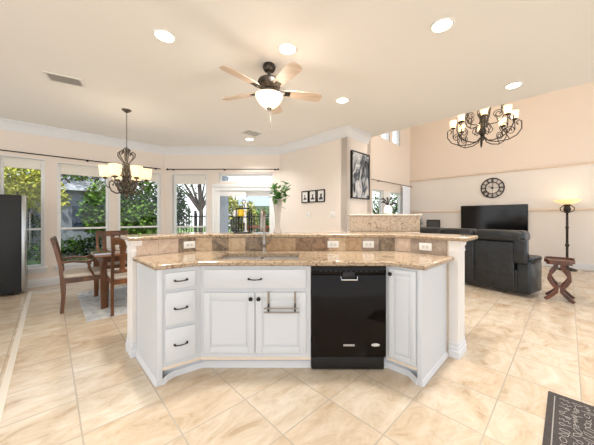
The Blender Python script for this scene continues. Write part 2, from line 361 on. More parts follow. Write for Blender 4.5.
# ================================================================== FIXTURES ON THE WALLS
def rod(M, s0, s1, z, brs, label, fin=(1, 1)):
    t = thing('curtain_rod', label, 'curtain rod', M @ Vector((s0, -.08, z)), M.to_euler().z); L = s1-s0
    q = MB(); q.tube([(0, 0, 0), (L, 0, 0)], .010, 8); q.build('rod', IRON, t)
    for k, x in ((0, 0), (1, L)):
        if fin[k]: q = MB(); q.sphere((x, 0, 0), .022); q.build('finial', BLACKM, t)
    for b in brs: q = MB(); q.tube([(b-s0, .08, 0), (b-s0, 0, -.002)], .006); q.lathe([(.02, 0), (.02, .006), (.0001, .006)], (b-s0, .08, -.0), 10, Matrix.Translation((b-s0, .08, 0)) @ Matrix.Rotation(PI/2, 4, 'X') @ Matrix.Translation((-(b-s0), -.08, 0))); q.tube([(b-s0, 0, -.014), (b-s0, 0, .014)], .008); q.build('bracket', BLACKM, t)
rod(ML, LL-3.6, LL-.12, 2.36, [LL-3.4, LL-1.4, LL-.2], 'long dark curtain rod above the three dining nook windows', (1, 0))
rod(MM, .10, 2.68, 2.365, [.2, 1.41, 2.6], 'dark curtain rod above the patio door and small top window')
rod(MG, GL-2.75, GL-.05, 2.31, [GL-2.2, GL-.15], 'dark curtain rod above the windows beside the black painting wall')

q = MB(); n_ = 40; vs = []
for i in range(n_+1):
    u = i/n_; xx = GL-.76+u*.56; yy = -.085-.022*math.sin(u*2*PI*5)
    for z in (.04, 2.29): vs.append(MG @ Vector((xx, yy, z)))
q.add(vs, [(2*i, 2*i+2, 2*i+3, 2*i+1) for i in range(n_)], True)
tag(q.build('sheer_curtain', mat('sheer_white_cloth', (236, 240, 248), .9)), 'sheer white curtain hanging at the corner end of the tall room rod', 'curtain')
# abstract painting
def art_mat():
    return ramp_mat('abstract_grey_art', [(.34, (24, 26, 32)), (.42, (84, 90, 100)), (.48, (160, 164, 168)), (.58, (214, 214, 212)), (.7, (176, 160, 150))], 3.6, 7, .6, stretch=(1.6, 1, .8), dist=1.6)
t = thing('wall_painting', 'tall black framed abstract painting in grey, black and white', 'painting', MP @ Vector((.10, 0, 1.60)), PI/4); w_ = .60; h_ = .89
q = MB(); q.box(0, .02, -.045, -.002, 0, h_); q.box(w_-.02, w_, -.045, -.002, 0, h_); q.box(.02, w_-.02, -.045, -.002, 0, .02); q.box(.02, w_-.02, -.045, -.002, h_-.02, h_); q.build('picture_frame', BLACKM, t)
q = MB(); q.box(.02, w_-.02, -.032, -.004, .02, h_-.02); q.build('canvas', art_mat(), t)
# three small framed pictures
INK = mat('ink_grey', (58, 60, 64), .7); PAPER = mat('white_paper', (232, 230, 226), .7)
for k, (s, nm) in enumerate(((.76, 'leftmost'), (.985, 'middle'), (1.215, 'rightmost'))):
    t = thing('framed_picture', '%s of the three small black framed pictures on the peach wall' % nm, 'picture', MR @ Vector((s, 0, 1.55)), -PI/4, 'small black framed pictures'); w_ = .205; h_ = .25
    q = MB(); q.box(0, .02, -.022, -.002, 0, h_); q.box(w_-.02, w_, -.022, -.002, 0, h_); q.box(.02, w_-.02, -.022, -.002, 0, .02); q.box(.02, w_-.02, -.022, -.002, h_-.02, h_); q.build('picture_frame', BLACKM, t)
    q = MB(); q.box(.02, w_-.02, -.012, -.004, .02, h_-.02); q.build('picture_mat', PAPER, t)
    q = MB(); M_ = Matrix.Rotation(PI/2, 4, 'X')
    q.lathe([(.028, 0), (.028, .002), (.0001, .002)], n=12, M=Matrix.Translation((.1, -.012, .09)) @ M_); q.box(.05, .15, -.014, -.012, .07-.01*k, .09); q.box(.085, .10+.012*k, -.014, -.012, .1, .17); q.box(.07, .13, -.014, -.012, .15, .156)
    q.build('drawing', INK, t)
def outlet(loc, rz, label, dark=False, kind='outlet', wd=.115, ht=.07):
    t = thing('wall_outlet' if kind == 'outlet' else 'light_switch', label, kind if kind == 'outlet' else 'switch', loc, rz)
    q = MB(); q.rbox(-wd/2, wd/2, -.007, -.0005, -ht/2, ht/2, .003); q.build('cover_plate', PLAST, t)
    q = MB()
    if kind == 'outlet':
        q.rbox(-.035, .035, -.0095, -.007, -.017, .017, .001)
    else: q.rbox(-.012, .012, -.011, -.007, -.03, .03, .002)
    ob = q.build('socket' if kind == 'outlet' else 'rocker', mat('ivory_plastic', (222, 219, 210), .4), t)
    if kind == 'outlet':
        for sx in (-.018, .018):
            q = MB(); q.box(sx-.005, sx-.003, -.0102, -.0095, -.006, .006); q.box(sx+.003, sx+.005, -.0102, -.0095, -.006, .006); q.build('slot', DWK, ob)
    return t
outlet(MR @ Vector((.94, 0, 1.29)), -PI/4, 'white switch plate low on the peach wall, left of the pair', kind='switch', wd=.12, ht=.115)
outlet(MR @ Vector((1.62, 0, 1.30)), -PI/4, 'white switch plate on the peach wall nearest its outer corner', kind='switch', wd=.12, ht=.115)

# ================================================================== CEILING FIXTURES
q0 = None
for k, (x, y, lb) in enumerate([(-1.31, 2.35, 'lit recessed downlight on the left, near the ceiling fan blade tips'), (1.14, 2.22, 'lit recessed downlight nearest the top edge right of the fan'), (-.21, 2.53, 'lit recessed downlight just beside the ceiling fan'),
        (.47, 3.64, 'lit recessed downlight behind and right of the ceiling fan'), (2.55, 3.23, 'lit recessed downlight beside the ceiling edge above the large chandelier'), (-1.25, 5.45, 'small far lit recessed downlight beside the diamond shaped vent'),
        (-2.0, -.6, 'added fill downlight, unseen behind the camera, left'), (1.6, -.6, 'added fill downlight, unseen behind the camera, right'), (-.2, -1.6, 'added fill downlight, unseen, deepest behind the camera')]):  # these three are out of view, added only to brighten the room
    if k == 0:
        q0 = thing('recessed_light', lb, 'ceiling light', (x, y, ZC), 0, 'recessed ceiling downlights')
        q = MB(); q.lathe([(.075, -.001), (.098, -.001), (.1, -.006), (.092, -.012), (.077, -.009)], n=28); q.build('trim_ring', PLAST, q0)
        q = MB(); q.lathe([(.0001, -.006), (.076, -.006), (.076, -.003)], n=28); q.build('lens', LENS, q0)
        lamp('downlight_lamp', 'AREA', (0, 0, -.02), 13, (1, .98, .96), .14, q0)
    else: place(dup(q0), (x, y, ZC), 0, lb, 'recessed ceiling downlights')
def vent(loc, rz, L, Wd, label, n):
    t = thing('ceiling_vent', label, 'vent', loc, rz)
    q = MB(); b = .022
    q.box(-L/2, L/2, -Wd/2, -Wd/2+b, -.008, 0); q.box(-L/2, L/2, Wd/2-b, Wd/2, -.008, 0); q.box(-L/2, -L/2+b, -Wd/2+b, Wd/2-b, -.008, 0); q.box(L/2-b, L/2, -Wd/2+b, Wd/2-b, -.008, 0); q.build('vent_frame', PLAST, t)
    q = MB(); q.box(-L/2+b, L/2-b, -Wd/2+b, Wd/2-b, -.002, -.0005); q.build('vent_backing', DARKV, t)
    q = MB()
    for i in range(n):
        x = -L/2+b+(L-2*b)*(i+.5)/n; q.box(x-.003, x+.002, -Wd/2+b, Wd/2-b, -.008, -.003)
    q.build('louvre', GREY, t)
vent((-2.92, 3.10, ZC), math.radians(32), .34, .24, 'white rectangular air vent with fine slats on the ceiling, left', 15)
vent((-1.11, 5.05, ZC), PI/4, .34, .30, 'grey square air vent on the ceiling above the patio door', 16)

# ceiling fan
FX, FY = -.43, 2.80
t = thing('ceiling_fan', 'bronze ceiling fan with five light wood blades and a lit glass bowl', 'ceiling fan', (FX, FY, ZC))
q = MB(); q.lathe([(.02, -.075), (.05, -.07), (.066, -.045), (.07, -.02), (.06, 0)]); q.build('canopy', IRON, t)
q = MB(); q.tube([(0, 0, -.07), (0, 0, -.14)], .014); q.build('downrod', IRON, t)
q = MB(); q.lathe([(.03, -.12), (.07, -.14), (.115, -.17), (.125, -.20), (.12, -.235), (.09, -.26), (.07, -.275), (.09, -.285), (.08, -.31), (.05, -.33), (.045, -.345)]); q.build('motor_housing', IRON, t)
bowl_prof = [(.012, -.47), (.05, -.46), (.10, -.425), (.132, -.38), (.147, -.345), (.15, -.335), (.145, -.335)]
q = MB(); q.lathe(bowl_prof, n=28); bw = q.build('light_bowl', mat('lit_bowl_glass', (255, 236, 210), .4, emit=(255, 222, 180), es=1.1), t)
q = MB(); q.lathe([(.003, -.505), (.012, -.495), (.02, -.48), (.03, -.472), (.026, -.462)]); q.build('bowl_finial', IRON, t)
q = MB(); q.tube([(.015, 0, -.49), (.016, 0, -.6), (.015, 0, -.70)], .0018, 5); q.sphere((.015, 0, -.71), .008); q.build('pull_chain', NICK, t)
for a in (88, 16, -56, -128, 160):
    M_ = Matrix.Rotation(math.radians(a), 4, 'Z') @ Matrix.Translation((0, 0, -.285)) @ Matrix.Rotation(math.radians(-13), 4, 'X')
    q = MB(); pts = []; half = [(.17, .038), (.20, .05), (.30, .058), (.45, .066), (.54, .067), (.575, .055), (.59, .03)]
    pts = [(x, -y) for x, y in half]+[(x, y) for x, y in half[::-1]]
    mb = MB(); mb.prism(pts, -.004, .004); q.add([M_ @ Vector(v) for v in mb.v], mb.f); b_ = q.build('blade', BLADE, t)
    q = MB(); q.tube([(.07, 0, .02), (.11, .03, .0), (.15, .035, -.008), (.2, .02, -.008)], .007, 6, M=M_); q.tube([(.07, 0, .02), (.11, -.03, .0), (.15, -.035, -.008), (.2, -.02, -.008)], .007, 6, M=M_); q.box(.17, .23, -.03, .03, -.010, -.0045, M_); q.build('blade_bracket', IRON, b_)
lamp('fan_lamp', 'POINT', (0, 0, -.56), 5, (1, .9, .78), .08, t)

def spiral(c, r0, r1, a0, a1, n=14):
    return [(c[0]+(r0+(r1-r0)*i/n)*math.cos(a0+(a1-a0)*i/n), 0, c[1]+(r0+(r1-r0)*i/n)*math.sin(a0+(a1-a0)*i/n)) for i in range(n+1)]
def chain(t, z0, z1, m):
    q = MB(); n = int((z1-z0)/.032)
    for i in range(n):
        z = z0+(i+.5)*(z1-z0)/n; M_ = Matrix.Translation((0, 0, z)) @ Matrix.Rotation(PI/2*(i % 2), 4, 'Z')
        q.tube([(.009*math.cos(a), 0, .021*math.sin(a)) for a in [2*PI*k/8 for k in range(9)]], .0028, 4, M=M_)
    q.build('chain', m, t)
# dining chandelier
t = thing('dining_chandelier', 'pewter scroll chandelier with cream glass shades over the dining table', 'chandelier', (-2.80, 3.975, 0))
q = MB(); q.lathe([(.01, ZC-.045), (.035, ZC-.03), (.06, ZC-.012), (.065, ZC)]); q.build('canopy', SILV, t)
chain(t, 2.32, ZC-.04, SILV)
q = MB(); q.lathe([(.004, 1.52), (.022, 1.54), (.03, 1.57), (.018, 1.60), (.045, 1.63), (.05, 1.67), (.03, 1.71), (.018, 1.76), (.03, 1.80), (.022, 1.9), (.04, 1.97), (.045, 2.01), (.03, 2.06), (.014, 2.09), (.012, 2.3), (.005, 2.33)]); q.build('stem', SILV, t)
for i in range(6):
    M_ = Matrix.Rotation(i*PI/3+.3, 4, 'Z'); q = MB()
    q.tube([(.02, 0, 2.05), (.055, 0, 2.10), (.11, 0, 2.17), (.115, 0, 2.22), (.08, 0, 2.25), (.055, 0, 2.22), (.07, 0, 2.2)], .009, 6, M=M_)
    q.tube([(.02, 0, 2.3), (.05, 0, 2.27), (.035, 0, 2.23)], .008, 5, M=M_)
    q.tube([(.03, 0, 1.98), (.07, 0, 1.92), (.05, 0, 1.82), (.02, 0, 1.76)], .006, 6, M=M_); q.build('crown_scroll', SILV, t)
for i in range(6):
    M_ = Matrix.Translation((0, 0, .02)) @ Matrix.Rotation(i*PI/3+.58, 4, 'Z') @ Matrix.Diagonal((.74, 1, 1, 1)); q = MB(); R_ = .35
    q.tube([(.03, 0, 1.64), (.09, 0, 1.60), (.17, 0, 1.585), (.25, 0, 1.62), (.285, 0, 1.69), (.28, 0, 1.75), (.24, 0, 1.775), (.205, 0, 1.75), (.215, 0, 1.71), (.24, 0, 1.71)], .011, 7, M=M_); q.tube([(.05, 0, 1.60), (.12, 0, 1.66), (.17, 0, 1.73), (.12, 0, 1.79), (.08, 0, 1.75), (.11, 0, 1.71)], .012, 7, M=M_); q.tube([(.03, 0, 1.82), (.10, 0, 1.86), (.13, 0, 1.93), (.08, 0, 1.97), (.05, 0, 1.94)], .009, 6, M=M_)
    q.tube([(.27, 0, 1.66), (.32, 0, 1.68), (R_, 0, 1.73), (R_, 0, 1.80)], .008, 7, M=M_)
    q.lathe([(.012, 1.79), (.035, 1.80), (.042, 1.812), (.02, 1.83)], (R_, 0, 0), 12, M_)
    a_ = q.build('arm', SILV, t); M_ = M_ @ Matrix.Translation((R_, 0, 0)) @ Matrix.Diagonal((1/.74, 1, 1, 1)) @ Matrix.Translation((-R_, 0, 0))
    q = MB(); q.lathe([(.03, 1.822), (.058, 1.828), (.068, 1.86), (.074, 1.93), (.08, 1.985), (.076, 1.985), (.070, 1.93), (.064, 1.86), (.04, 1.833)], (R_, 0, 0), 18, M_); q.build('lamp_shade', SHADEB, a_)
lamp('chandelier_lamp', 'POINT', (0, 0, 2.12), 6, (1, .9, .76), .2, t)
# great-room chandelier
t = thing('great_room_chandelier', 'large two tier dark iron chandelier with glowing cup shades in the tall room', 'chandelier', (3.08, 4.60, 0))
q = MB(); q.lathe([(.01, ZG-.05), (.06, ZG-.03), (.08, ZG)]); q.build('canopy', IRON, t)
chain(t, 3.42, ZG-.04, IRON)
q = MB(); q.lathe([(.004, 2.60), (.03, 2.63), (.036, 2.66), (.015, 2.69), (.05, 2.72), (.06, 2.78), (.035, 2.84), (.03, 2.95), (.055, 3.02), (.06, 3.08), (.03, 3.15), (.022, 3.3), (.035, 3.36), (.008, 3.43)]); q.build('stem', IRON, t)
def big_arm(ang, R_, zb, zl, drop):
    M_ = Matrix.Rotation(ang, 4, 'Z'); q = MB(); s = R_/.5
    q.tube([(.04, 0, zl+.10), (.10*s, 0, zl+.03), (.22*s, 0, zl), (.40*s, 0, zl+.01), (.53*s, 0, zl+.07), (.60*s, 0, zl+.17), (.60*s, 0, zb-.05), (.56*s, 0, zb-.02), (.52*s, 0, zb-.06), (.55*s, 0, zb-.10)], .009, 7, M=M_)
    q.tube([(.42*s, 0, zl+.02), (.38*s, 0, zl+.10)]+spiral((.43*s, zl+.16), .075, .02, PI, -2.2*PI, 22), .007, 6, M=M_)
    q.tube([(.05, 0, zl+.32), (.13*s, 0, zl+.30), (.17*s, 0, zl+.22), (.12*s, 0, zl+.16), (.08*s, 0, zl+.2)], .007, 6, M=M_)
    q.tube([(.50*s, 0, zl+.16), (R_, 0, zl+.2), (R_, 0, zb)], .007, 6, M=M_)
    q.lathe([(.01, zb-.02), (.04, zb-.008), (.046, zb), (.03, zb+.012)], (R_, 0, 0), 12, M_)
    a_ = q.build('arm', IRON, t)
    q = MB(); q.lathe([(.02, zb+.005), (.044, zb+.012), (.05, zb+.06), (.056, zb+.135), (.052, zb+.135), (.046, zb+.06), (.038, zb+.02)], (R_, 0, 0), 16, M_); q.build('lamp_shade', BULB, a_)
for i in range(8): big_arm(i*PI/4+.25, .455, 2.90, 2.56, .3)
for i in range(5): big_arm(i*PI*2/5+.7, .27, 3.20, 2.88, .2)
lamp('chandelier_lamp', 'POINT', (0, 0, 3.35), 75, (1, .86, .7), .25, t)

# ================================================================== ISLAND
LB = (-1.545, 2.32); L1 = (-1.175, 2.69); R1 = (.893, 2.69); RB = (1.247, 2.336)
FLo = (-1.115, 1.90); FLi = (-.871, 2.07); FRi = (.635, 2.07); FRo = (.83, 1.90)
ZT = .895; ZU = .855; ZB = 1.07; ZBU = 1.032
def offl(line, d):  # offset to the left-hand side (away from the camera for left->right lines)
    P = [Vector(p) for p in line]; r = []
    for i in range(len(P)):
        def nr(a, b): e = (P[b]-P[a]).normalized(); return Vector((-e.y, e.x))
        n1 = nr(i-1, i) if i else nr(0, 1); n2 = nr(i, i+1) if i < len(P)-1 else nr(i-1, i)
        o = (n1+n2)/(1+n1.dot(n2)); r.append((P[i].x+o.x*d, P[i].y+o.y*d))
    return r
pl = [(LB[0]-.03*R2, LB[1]-.03*R2), L1, R1, (RB[0]+.085*R2, RB[1]-.085*R2)]
w = MB(); bk = offl(pl, .2)
for i in range(3): w.prism([pl[i], pl[i+1], bk[i+1], bk[i]], 0, ZBU)
struct(w.build('wall_island', BEIGE))
# end pilaster trims: cap moulding and base moulding wrapped round each end
for nm, (a, b) in (('trim_5', (pl[0], bk[0])), ('trim_6', (pl[3], bk[3]))):
    va, vb = Vector(a), Vector(b); d1 = (vb-va).normalized(); n_ = Vector((-R2, -R2)) if a is pl[0] else Vector((R2, -R2)); ins = -n_*.07
    ring = [va+ins, va, vb, vb+ins] if a is pl[3] else [vb+ins, vb, va, va+ins]
    ring = [tuple(v) for v in ring]
    q = MB(); q.sweep(ring, [(0, .0), (.016, .0), (.016, .06), (.011, .065), (.011, .095), (.006, .10), (.006, .13), (0, .135)]); struct(q.build('baseboard_island', TRIM))
    q = MB(); q.sweep(ring, [(0, ZBU-.10), (.008, ZBU-.10), (.008, ZBU-.085), (.004, ZBU-.08), (.005, ZBU-.05), (.012, ZBU-.045), (.014, ZBU-.02), (.02, ZBU-.012), (.02, ZBU), (0, ZBU)]); q.sweep(ring, [(0, .13), (.003, .13), (.003, ZBU-.10), (0, ZBU-.10)]); struct(q.build(nm, PALE))
q = MB(); q.sweep([bk[3], bk[2], bk[1], bk[0]], BP); struct(q.build('baseboard_island_back', TRIM))

def front_angle(A, B): return math.atan2(B[1]-A[1], B[0]-A[0])
def panel_door(q, x0, x1, z0, z1, b=.05, th=.02, arch=False):
    q.rbox(x0, x1, -th*.7, 0, z0, z1, .003)
    for a in ((x0, x0+b, z0, z1), (x1-b, x1, z0, z1), (x0+b, x1-b, z0, z0+b), (x0+b, x1-b, z1-b, z1)):
        q.rbox(a[0], a[1], -th, -th*.7+.001, a[2], a[3], .0025)
    q.rbox(x0+b+.014, x1-b-.014, -th*.98, -th*.7+.001, z0+b+.014, z1-b-.014, .005, seg=1)
def knob(par, x, z, y=-.02):
    q = MB(); q.lathe([(.006, 0), (.006, .014), (.015, .018), (.017, .024), (.012, .031), (.0001, .033)], n=14, M=Matrix.Translation((x, y, z)) @ Matrix.Rotation(PI/2, 4, 'X')); return q.build('knob', BLACKM, par)
def pull(par, x, z, y=-.02, L=.1):
    q = MB(); pts = [(x-L/2, y, z), (x-L/2, y-.014, z)]+[(x-L/2+L*i/8, y-.022-.004*math.sin(PI*i/8), z-.004*math.sin(PI*i/8)) for i in range(9)]+[(x+L/2, y-.014, z), (x+L/2, y, z)]
    q.tube(pts, .005, 8, rs=[.008, .007]+[.006, .005, .004, .004, .0045, .004, .004, .005, .006]+[.007, .008]); return q.build('pull', BLACKM, par)
# --- drawer cabinet (left wing)
def cabinet_body(t, poly, kick_poly, side, m=CAB):
    q = MB(); q.prism(poly, .105, ZU); q.prism(kick_poly, 0, .105)
    if side:
        a, b = side; va, vb = Vector(a), Vector(b); d = (vb-va).normalized(); n_ = Vector((-d.y, d.x)); mid = (Vector(poly[1])+Vector(poly[2]))/2
        if n_.dot(mid-va) < 0: n_ = -n_
        q.prism([a, b, tuple(vb+n_*.03), tuple(va+n_*.03)], 0, ZU)
    return q.build('body', m, t, world=True)
ang = front_angle(FLo, FLi); wL = math.hypot(FLi[0]-FLo[0], FLi[1]-FLo[1])
t = thing('drawer_cabinet', 'white island cabinet with three drawers, angled at the left end', 'cabinet', (*FLo, 0), ang)
nk = Vector((-math.sin(ang), math.cos(ang)))*.07
cabinet_body(t, [FLo, FLi, (FLi[0], 2.67), (L1[0]+.01, L1[1]-.015), (LB[0]+.015, LB[1]-.005)], [(FLo[0]-.0, FLo[1]+.085), (FLo[0]+.026, FLo[1]+.103), (FLi[0]-.02, 2.145), (FLi[0], 2.145), (FLi[0], 2.67), (L1[0]+.01, L1[1]-.015), (LB[0]+.015, LB[1]-.005)], (FLo, (LB[0]+.012, LB[1]-.012)))
x0, x1 = .05, wL-.035
for z0, z1 in ((.705, .825), (.435, .675), (.16, .405)):
    q = MB(); q.rbox(x0, x1, -.02, 0, z0, z1, .006); dr = q.build('drawer', CAB, t); pull(dr, (x0+x1)/2, (z0+z1)/2, -.02, .085)
q = MB(); q.box(.02, wL, -.004, .0, .105, .125); q.build('bottom_rail', BEIGE, t)
q = MB(); q.rbox(.0, .035, -.006, .0, .0, ZU, .002); q.build('corner_post', CAB, t)
q = MB(); q.sweep([(LB[0]+.012, LB[1]-.012), FLo], [(0, 0), (.012, 0), (.010, .02), (.006, .04), (0, .045)]); q.build('base_moulding', TRIM, t, world=True)
q = MB(); q.sweep([(FLo[0]+.028, FLo[1]+.02), (FLo[0]+.036, FLo[1]+.075), (FLo[0]+.06, FLo[1]+.125), (FLi[0]-.02, 2.145), (FLi[0], 2.145)], [(0, 0), (.012, 0), (.010, .02), (.006, .04), (0, .045)]); q.build('toe_moulding', TRIM, t, world=True)
# --- sink cabinet
t = thing('sink_cabinet', 'white island sink cabinet with a wide false drawer and two panel doors', 'cabinet', (FLi[0], 2.07, 0)); wS = .016-FLi[0]
q = MB(); q.box(.002, wS-.002, 0, .02, .105, ZU); q.box(.002, .02, .02, .56, .105, ZU); q.box(wS-.02, wS-.002, .02, .56, .105, ZU); q.box(.02, wS-.02, .02, .56, .105, .125); q.box(.02, wS-.02, .55, .56, .125, ZU); q.box(.002, wS-.002, .075, .56, 0, .105); q.build('body', CAB, t)
q = MB(); q.rbox(.035, wS-.04, -.02, 0, .68, .83, .006); dr = q.build('drawer', CAB, t); pull(dr, wS*.5+.0, .755)
for x0, x1, kx in ((.035, wS/2-.003, wS/2-.03), (wS/2+.003, wS-.04, wS/2+.032)):
    q = MB(); panel_door(q, x0, x1, .165, .645, .052); dd = q.build('door', CAB, t); knob(dd, kx, .60)
q = MB(); q.box(0, wS, -.004, 0, .105, .125); q.build('bottom_rail', BEIGE, t)
q = MB(); q.box(0, wS, .068, .075, 0, .06); q.build('base_moulding', TRIM, t)
# over-the-door towel bar
t = thing('towel_bar', 'nickel double towel bar hanging over the right sink cabinet door', 'towel bar', (-.215, 2.05, 0))
for x in (-.105, .105): q = MB(); q.box(x-.008, x+.008, -.006, -.003, .50, .650); q.box(x-.008, x+.008, -.006, .012, .648, .651); q.build('hook_strap', NICK, t)
q = MB(); q.tube([(-.135, -.045, .535), (.135, -.045, .535)], .006); q.build('bar', NICK, t)
q = MB(); q.tube([(-.14, -.02, .495), (.14, -.02, .495)], .006); q.build('bar', NICK, t)
for x in (-.105, .105):
    q = MB(); q.tube([(x, -.005, .56), (x, -.045, .535), (x, -.02, .495), (x, -.005, .51)], .004); q.build('bar_bracket', BLACKM, t)
# --- dishwasher
t = thing('dishwasher', 'glossy black built-in dishwasher with a small chrome handle', 'dishwasher', (.016, 2.07, 0)); wD = .599
q = MB(); q.box(.012, wD-.012, .004, .55, .11, .845); q.box(.012, wD-.012, .06, .55, .0, .11); q.build('body', DWK, t)
q = MB(); q.rbox(.006, wD-.006, -.022, .003, .135, .785, .004); q.build('door', DWB, t)
q = MB(); q.rbox(.006, wD-.006, -.024, .003, .788, .85, .004); cp = q.build('control_panel', DWB, t)
for i in range(12): q = MB(); q.box(.07+i*.04, .085+i*.04, -.0246, -.024, .815, .818); q.build('button_mark', mat('dim_grey_print', (70, 78, 92), .5), cp)
q = MB(); q.tube([(.235, -.022, .79), (.235, -.05, .775), (.235, -.055, .755), (.36, -.055, .755), (.36, -.05, .775), (.36, -.022, .79)], .0065); q.build('handle', CHROME, t)
q = MB(); q.rbox(.25, .345, -.030, -.0225, .762, .81, .003); q.build('latch', DWK, t)
q = MB(); q.rbox(.255, .345, -.0245, -.0222, .222, .238, .001); q.build('name_plate', mat('silver_print', (170, 168, 164), .35, metal=.5), t)
q = MB(); q.lathe([(.034, 0), (.034, .002), (.03, .003), (.0001, .003)], n=24, M=Matrix.Translation((.51, -.0222, .232)) @ Matrix.Rotation(PI/2, 4, 'X') @ Matrix.Diagonal((1, .36, 1, 1))); q.build('oval_badge', mat('badge_silver', (206, 204, 200), .3, metal=.4), t)
q = MB(); q.rbox(.006, wD-.006, .03, .058, .01, .128, .003); q.build('toe_panel', DWK, t)
# --- right cabinet
ang = front_angle(FRi, FRo); wR = math.hypot(FRo[0]-FRi[0], FRo[1]-FRi[1])
t = thing('narrow_cabinet', 'narrow white island cabinet with one panel door, angled at the right end', 'cabinet', (*FRi, 0), ang)
cabinet_body(t, [(.617, 2.07), FRi, FRo, (RB[0]-.015, RB[1]-.005), (R1[0]-.008, R1[1]-.02), (.617, 2.67)], [(.617, 2.145), (FRi[0]+.02, 2.145), (FRo[0]-.014, FRo[1]+.106), (FRo[0]+.0, FRo[1]+.085), (RB[0]-.02, RB[1]-.005), (R1[0]-.008, R1[1]-.02), (.617, 2.67)], None)
q = MB(); n_ = Vector((-R2, R2))*.03; q.prism([FRo, (RB[0]-.012, RB[1]-.012), (RB[0]-.012+n_.x, RB[1]-.012+n_.y), (FRo[0]+n_.x, FRo[1]+n_.y)], 0, ZU); q.build('side_panel', CAB, t, world=True)
q = MB(); panel_door(q, .012, wR-.04, .14, .835, .038); dd = q.build('door', CAB, t); knob(dd, .03, .80)
q = MB(); q.box(0, wR-.03, -.004, 0, .105, .122); q.build('bottom_rail', BEIGE, t)
q = MB(); q.rbox(wR-.034, wR, -.006, .0, .0, ZU, .002); q.build('corner_post', CAB, t)
q = MB(); q.sweep([FRo, (RB[0]-.012, RB[1]-.012)], [(0, 0), (.012, 0), (.010, .02), (.006, .04), (0, .045)]); q.build('base_moulding', TRIM, t, world=True)
q = MB(); q.sweep([(.617, 2.145), (FRi[0]+.02, 2.145), (FRo[0]-.045, FRo[1]+.128), (FRo[0]-.034, FRo[1]+.075), (FRo[0]-.026, FRo[1]+.02)], [(0, 0), (.012, 0), (.010, .02), (.006, .04), (0, .045)]); q.build('toe_moulding', TRIM, t, world=True)

# --- countertop with a sink cut-out
SX0, SX1, SY0, SY1 = -.80, -.09, 2.15, 2.50
oF = [(-1.585, 2.318), (-1.125, 1.878), (-1.06, 1.912), (-.90, 2.028), (-.84, 2.043), (.59, 2.043), (.65, 2.028), (.79, 1.912), (.845, 1.876), (1.285, 2.298)]
eF = offl(oF, .015)
q = MB(); 
q.prism([eF[0], eF[1], eF[2], eF[3], eF[4], (SX0, 2.058), (SX0, 2.688), L1], ZU, ZT)
q.prism([(SX0, 2.058), (SX1, 2.058), (SX1, SY0), (SX0, SY0)], ZU, ZT); q.prism([(SX0, SY1), (SX1, SY1), (SX1, 2.688), (SX0, 2.688)], ZU, ZT)
q.prism([(SX1, 2.058), eF[5], eF[6], eF[7], eF[8], eF[9], (R1[0], 2.688), (SX1, 2.688)], ZU, ZT)
q.sweep(oF, [(-.016, ZU), (-.004, ZU+.001), (.003, ZU+.01), (.001, ZU+.02), (.004, ZU+.028), (-.004, ZT-.003), (-.016, ZT)])
tag(q.build('island_countertop', GRAN), 'lower speckled brown granite countertop of the island, around the sink', 'countertop')
# --- raised bar top
fb = [(LB[0]-.05*R2, LB[1]-.05*R2), L1, R1, (RB[0]+.15*R2, RB[1]-.15*R2)]; f1 = offl(fb, -.02); b1 = offl(fb, .345)
q = MB()
for i in range(3): q.prism([f1[i], f1[i+1], b1[i+1], b1[i]], ZBU, ZB)
prof = [(0, ZBU), (.010, ZBU+.002), (.017, ZBU+.012), (.014, ZBU+.019), (.018, ZBU+.027), (.010, ZB-.002), (0, ZB)]
q.sweep([b1[0]]+f1+[b1[3]], prof); q.sweep(b1[::-1], prof)
tag(q.build('bar_countertop', GRAN), 'upper speckled granite bar top, raised above the lower counter', 'countertop')
# --- backsplash tiles
TC = [('rosy_stone_tile', (186, 160, 138), (206, 184, 164)), ('mottled_brown_tile', (92, 78, 62), (156, 134, 108)), ('sand_stone_tile', (178, 148, 114), (206, 182, 150)), ('rust_slate_tile', (106, 80, 56), (158, 126, 94)), ('taupe_stone_tile', (140, 122, 106), (172, 154, 136)), ('golden_slate_tile', (160, 128, 92), (188, 158, 122))]
TM = [ramp_mat(n, [(.35, a), (.65, b)], 14, 6, .4, dist=1) for n, a, b in TC]
q = MB(); fl_ = [LB, L1, R1, RB]; seq = [0, 0, 1, 2, 1, 2, 1, 5, 5, 3, 3, 2, 5, 4, 1, 0, 4, 4, 2, 4, 4, 0]; k = 0
for i in range(3):
    a, b = Vector(fl_[i]), Vector(fl_[i+1]); L_ = (b-a).length; n = max(1, round(L_/.172)); M_ = frame(a, math.atan2(b.y-a.y, b.x-a.x))
    for j in range(n):
        q.cur = seq[k % len(seq)]; k += 1
        q.box(L_*j/n+.0012, L_*(j+1)/n-.0012, -.012, -.001, ZT+.002, ZBU-.002, M_)
    q.cur = 4; q.box(0, L_, -.010, -.001, ZT+.001, ZBU-.001, M_)
tag(q.build('tile_backsplash', TM), 'single row of mixed brown stone tiles between counter and bar top', 'backsplash')
def splash_outlet(px, lb):
    kx = (px-309)/259
    if px < 200: Y = (LB[1]-LB[0])/(1-kx); X = kx*Y; a = PI/4; n_ = Vector((R2, -R2))
    elif px > 400: s_ = RB[0]+RB[1]; Y = s_/(1+kx); X = kx*Y; a = -PI/4; n_ = Vector((-R2, -R2))
    else: Y = 2.69; X = kx*Y; a = 0; n_ = Vector((0, -1))
    outlet((X+n_.x*.0125, Y+n_.y*.0125, .963), a, lb)
splash_outlet(189, 'white outlet in the tile backsplash left of the sink')
splash_outlet(333, 'white outlet in the tile backsplash above the dishwasher, nearer the sink')
splash_outlet(368, 'white outlet in the tile backsplash above the right part of the dishwasher')
splash_outlet(426, 'white outlet at the far right end of the tile backsplash')
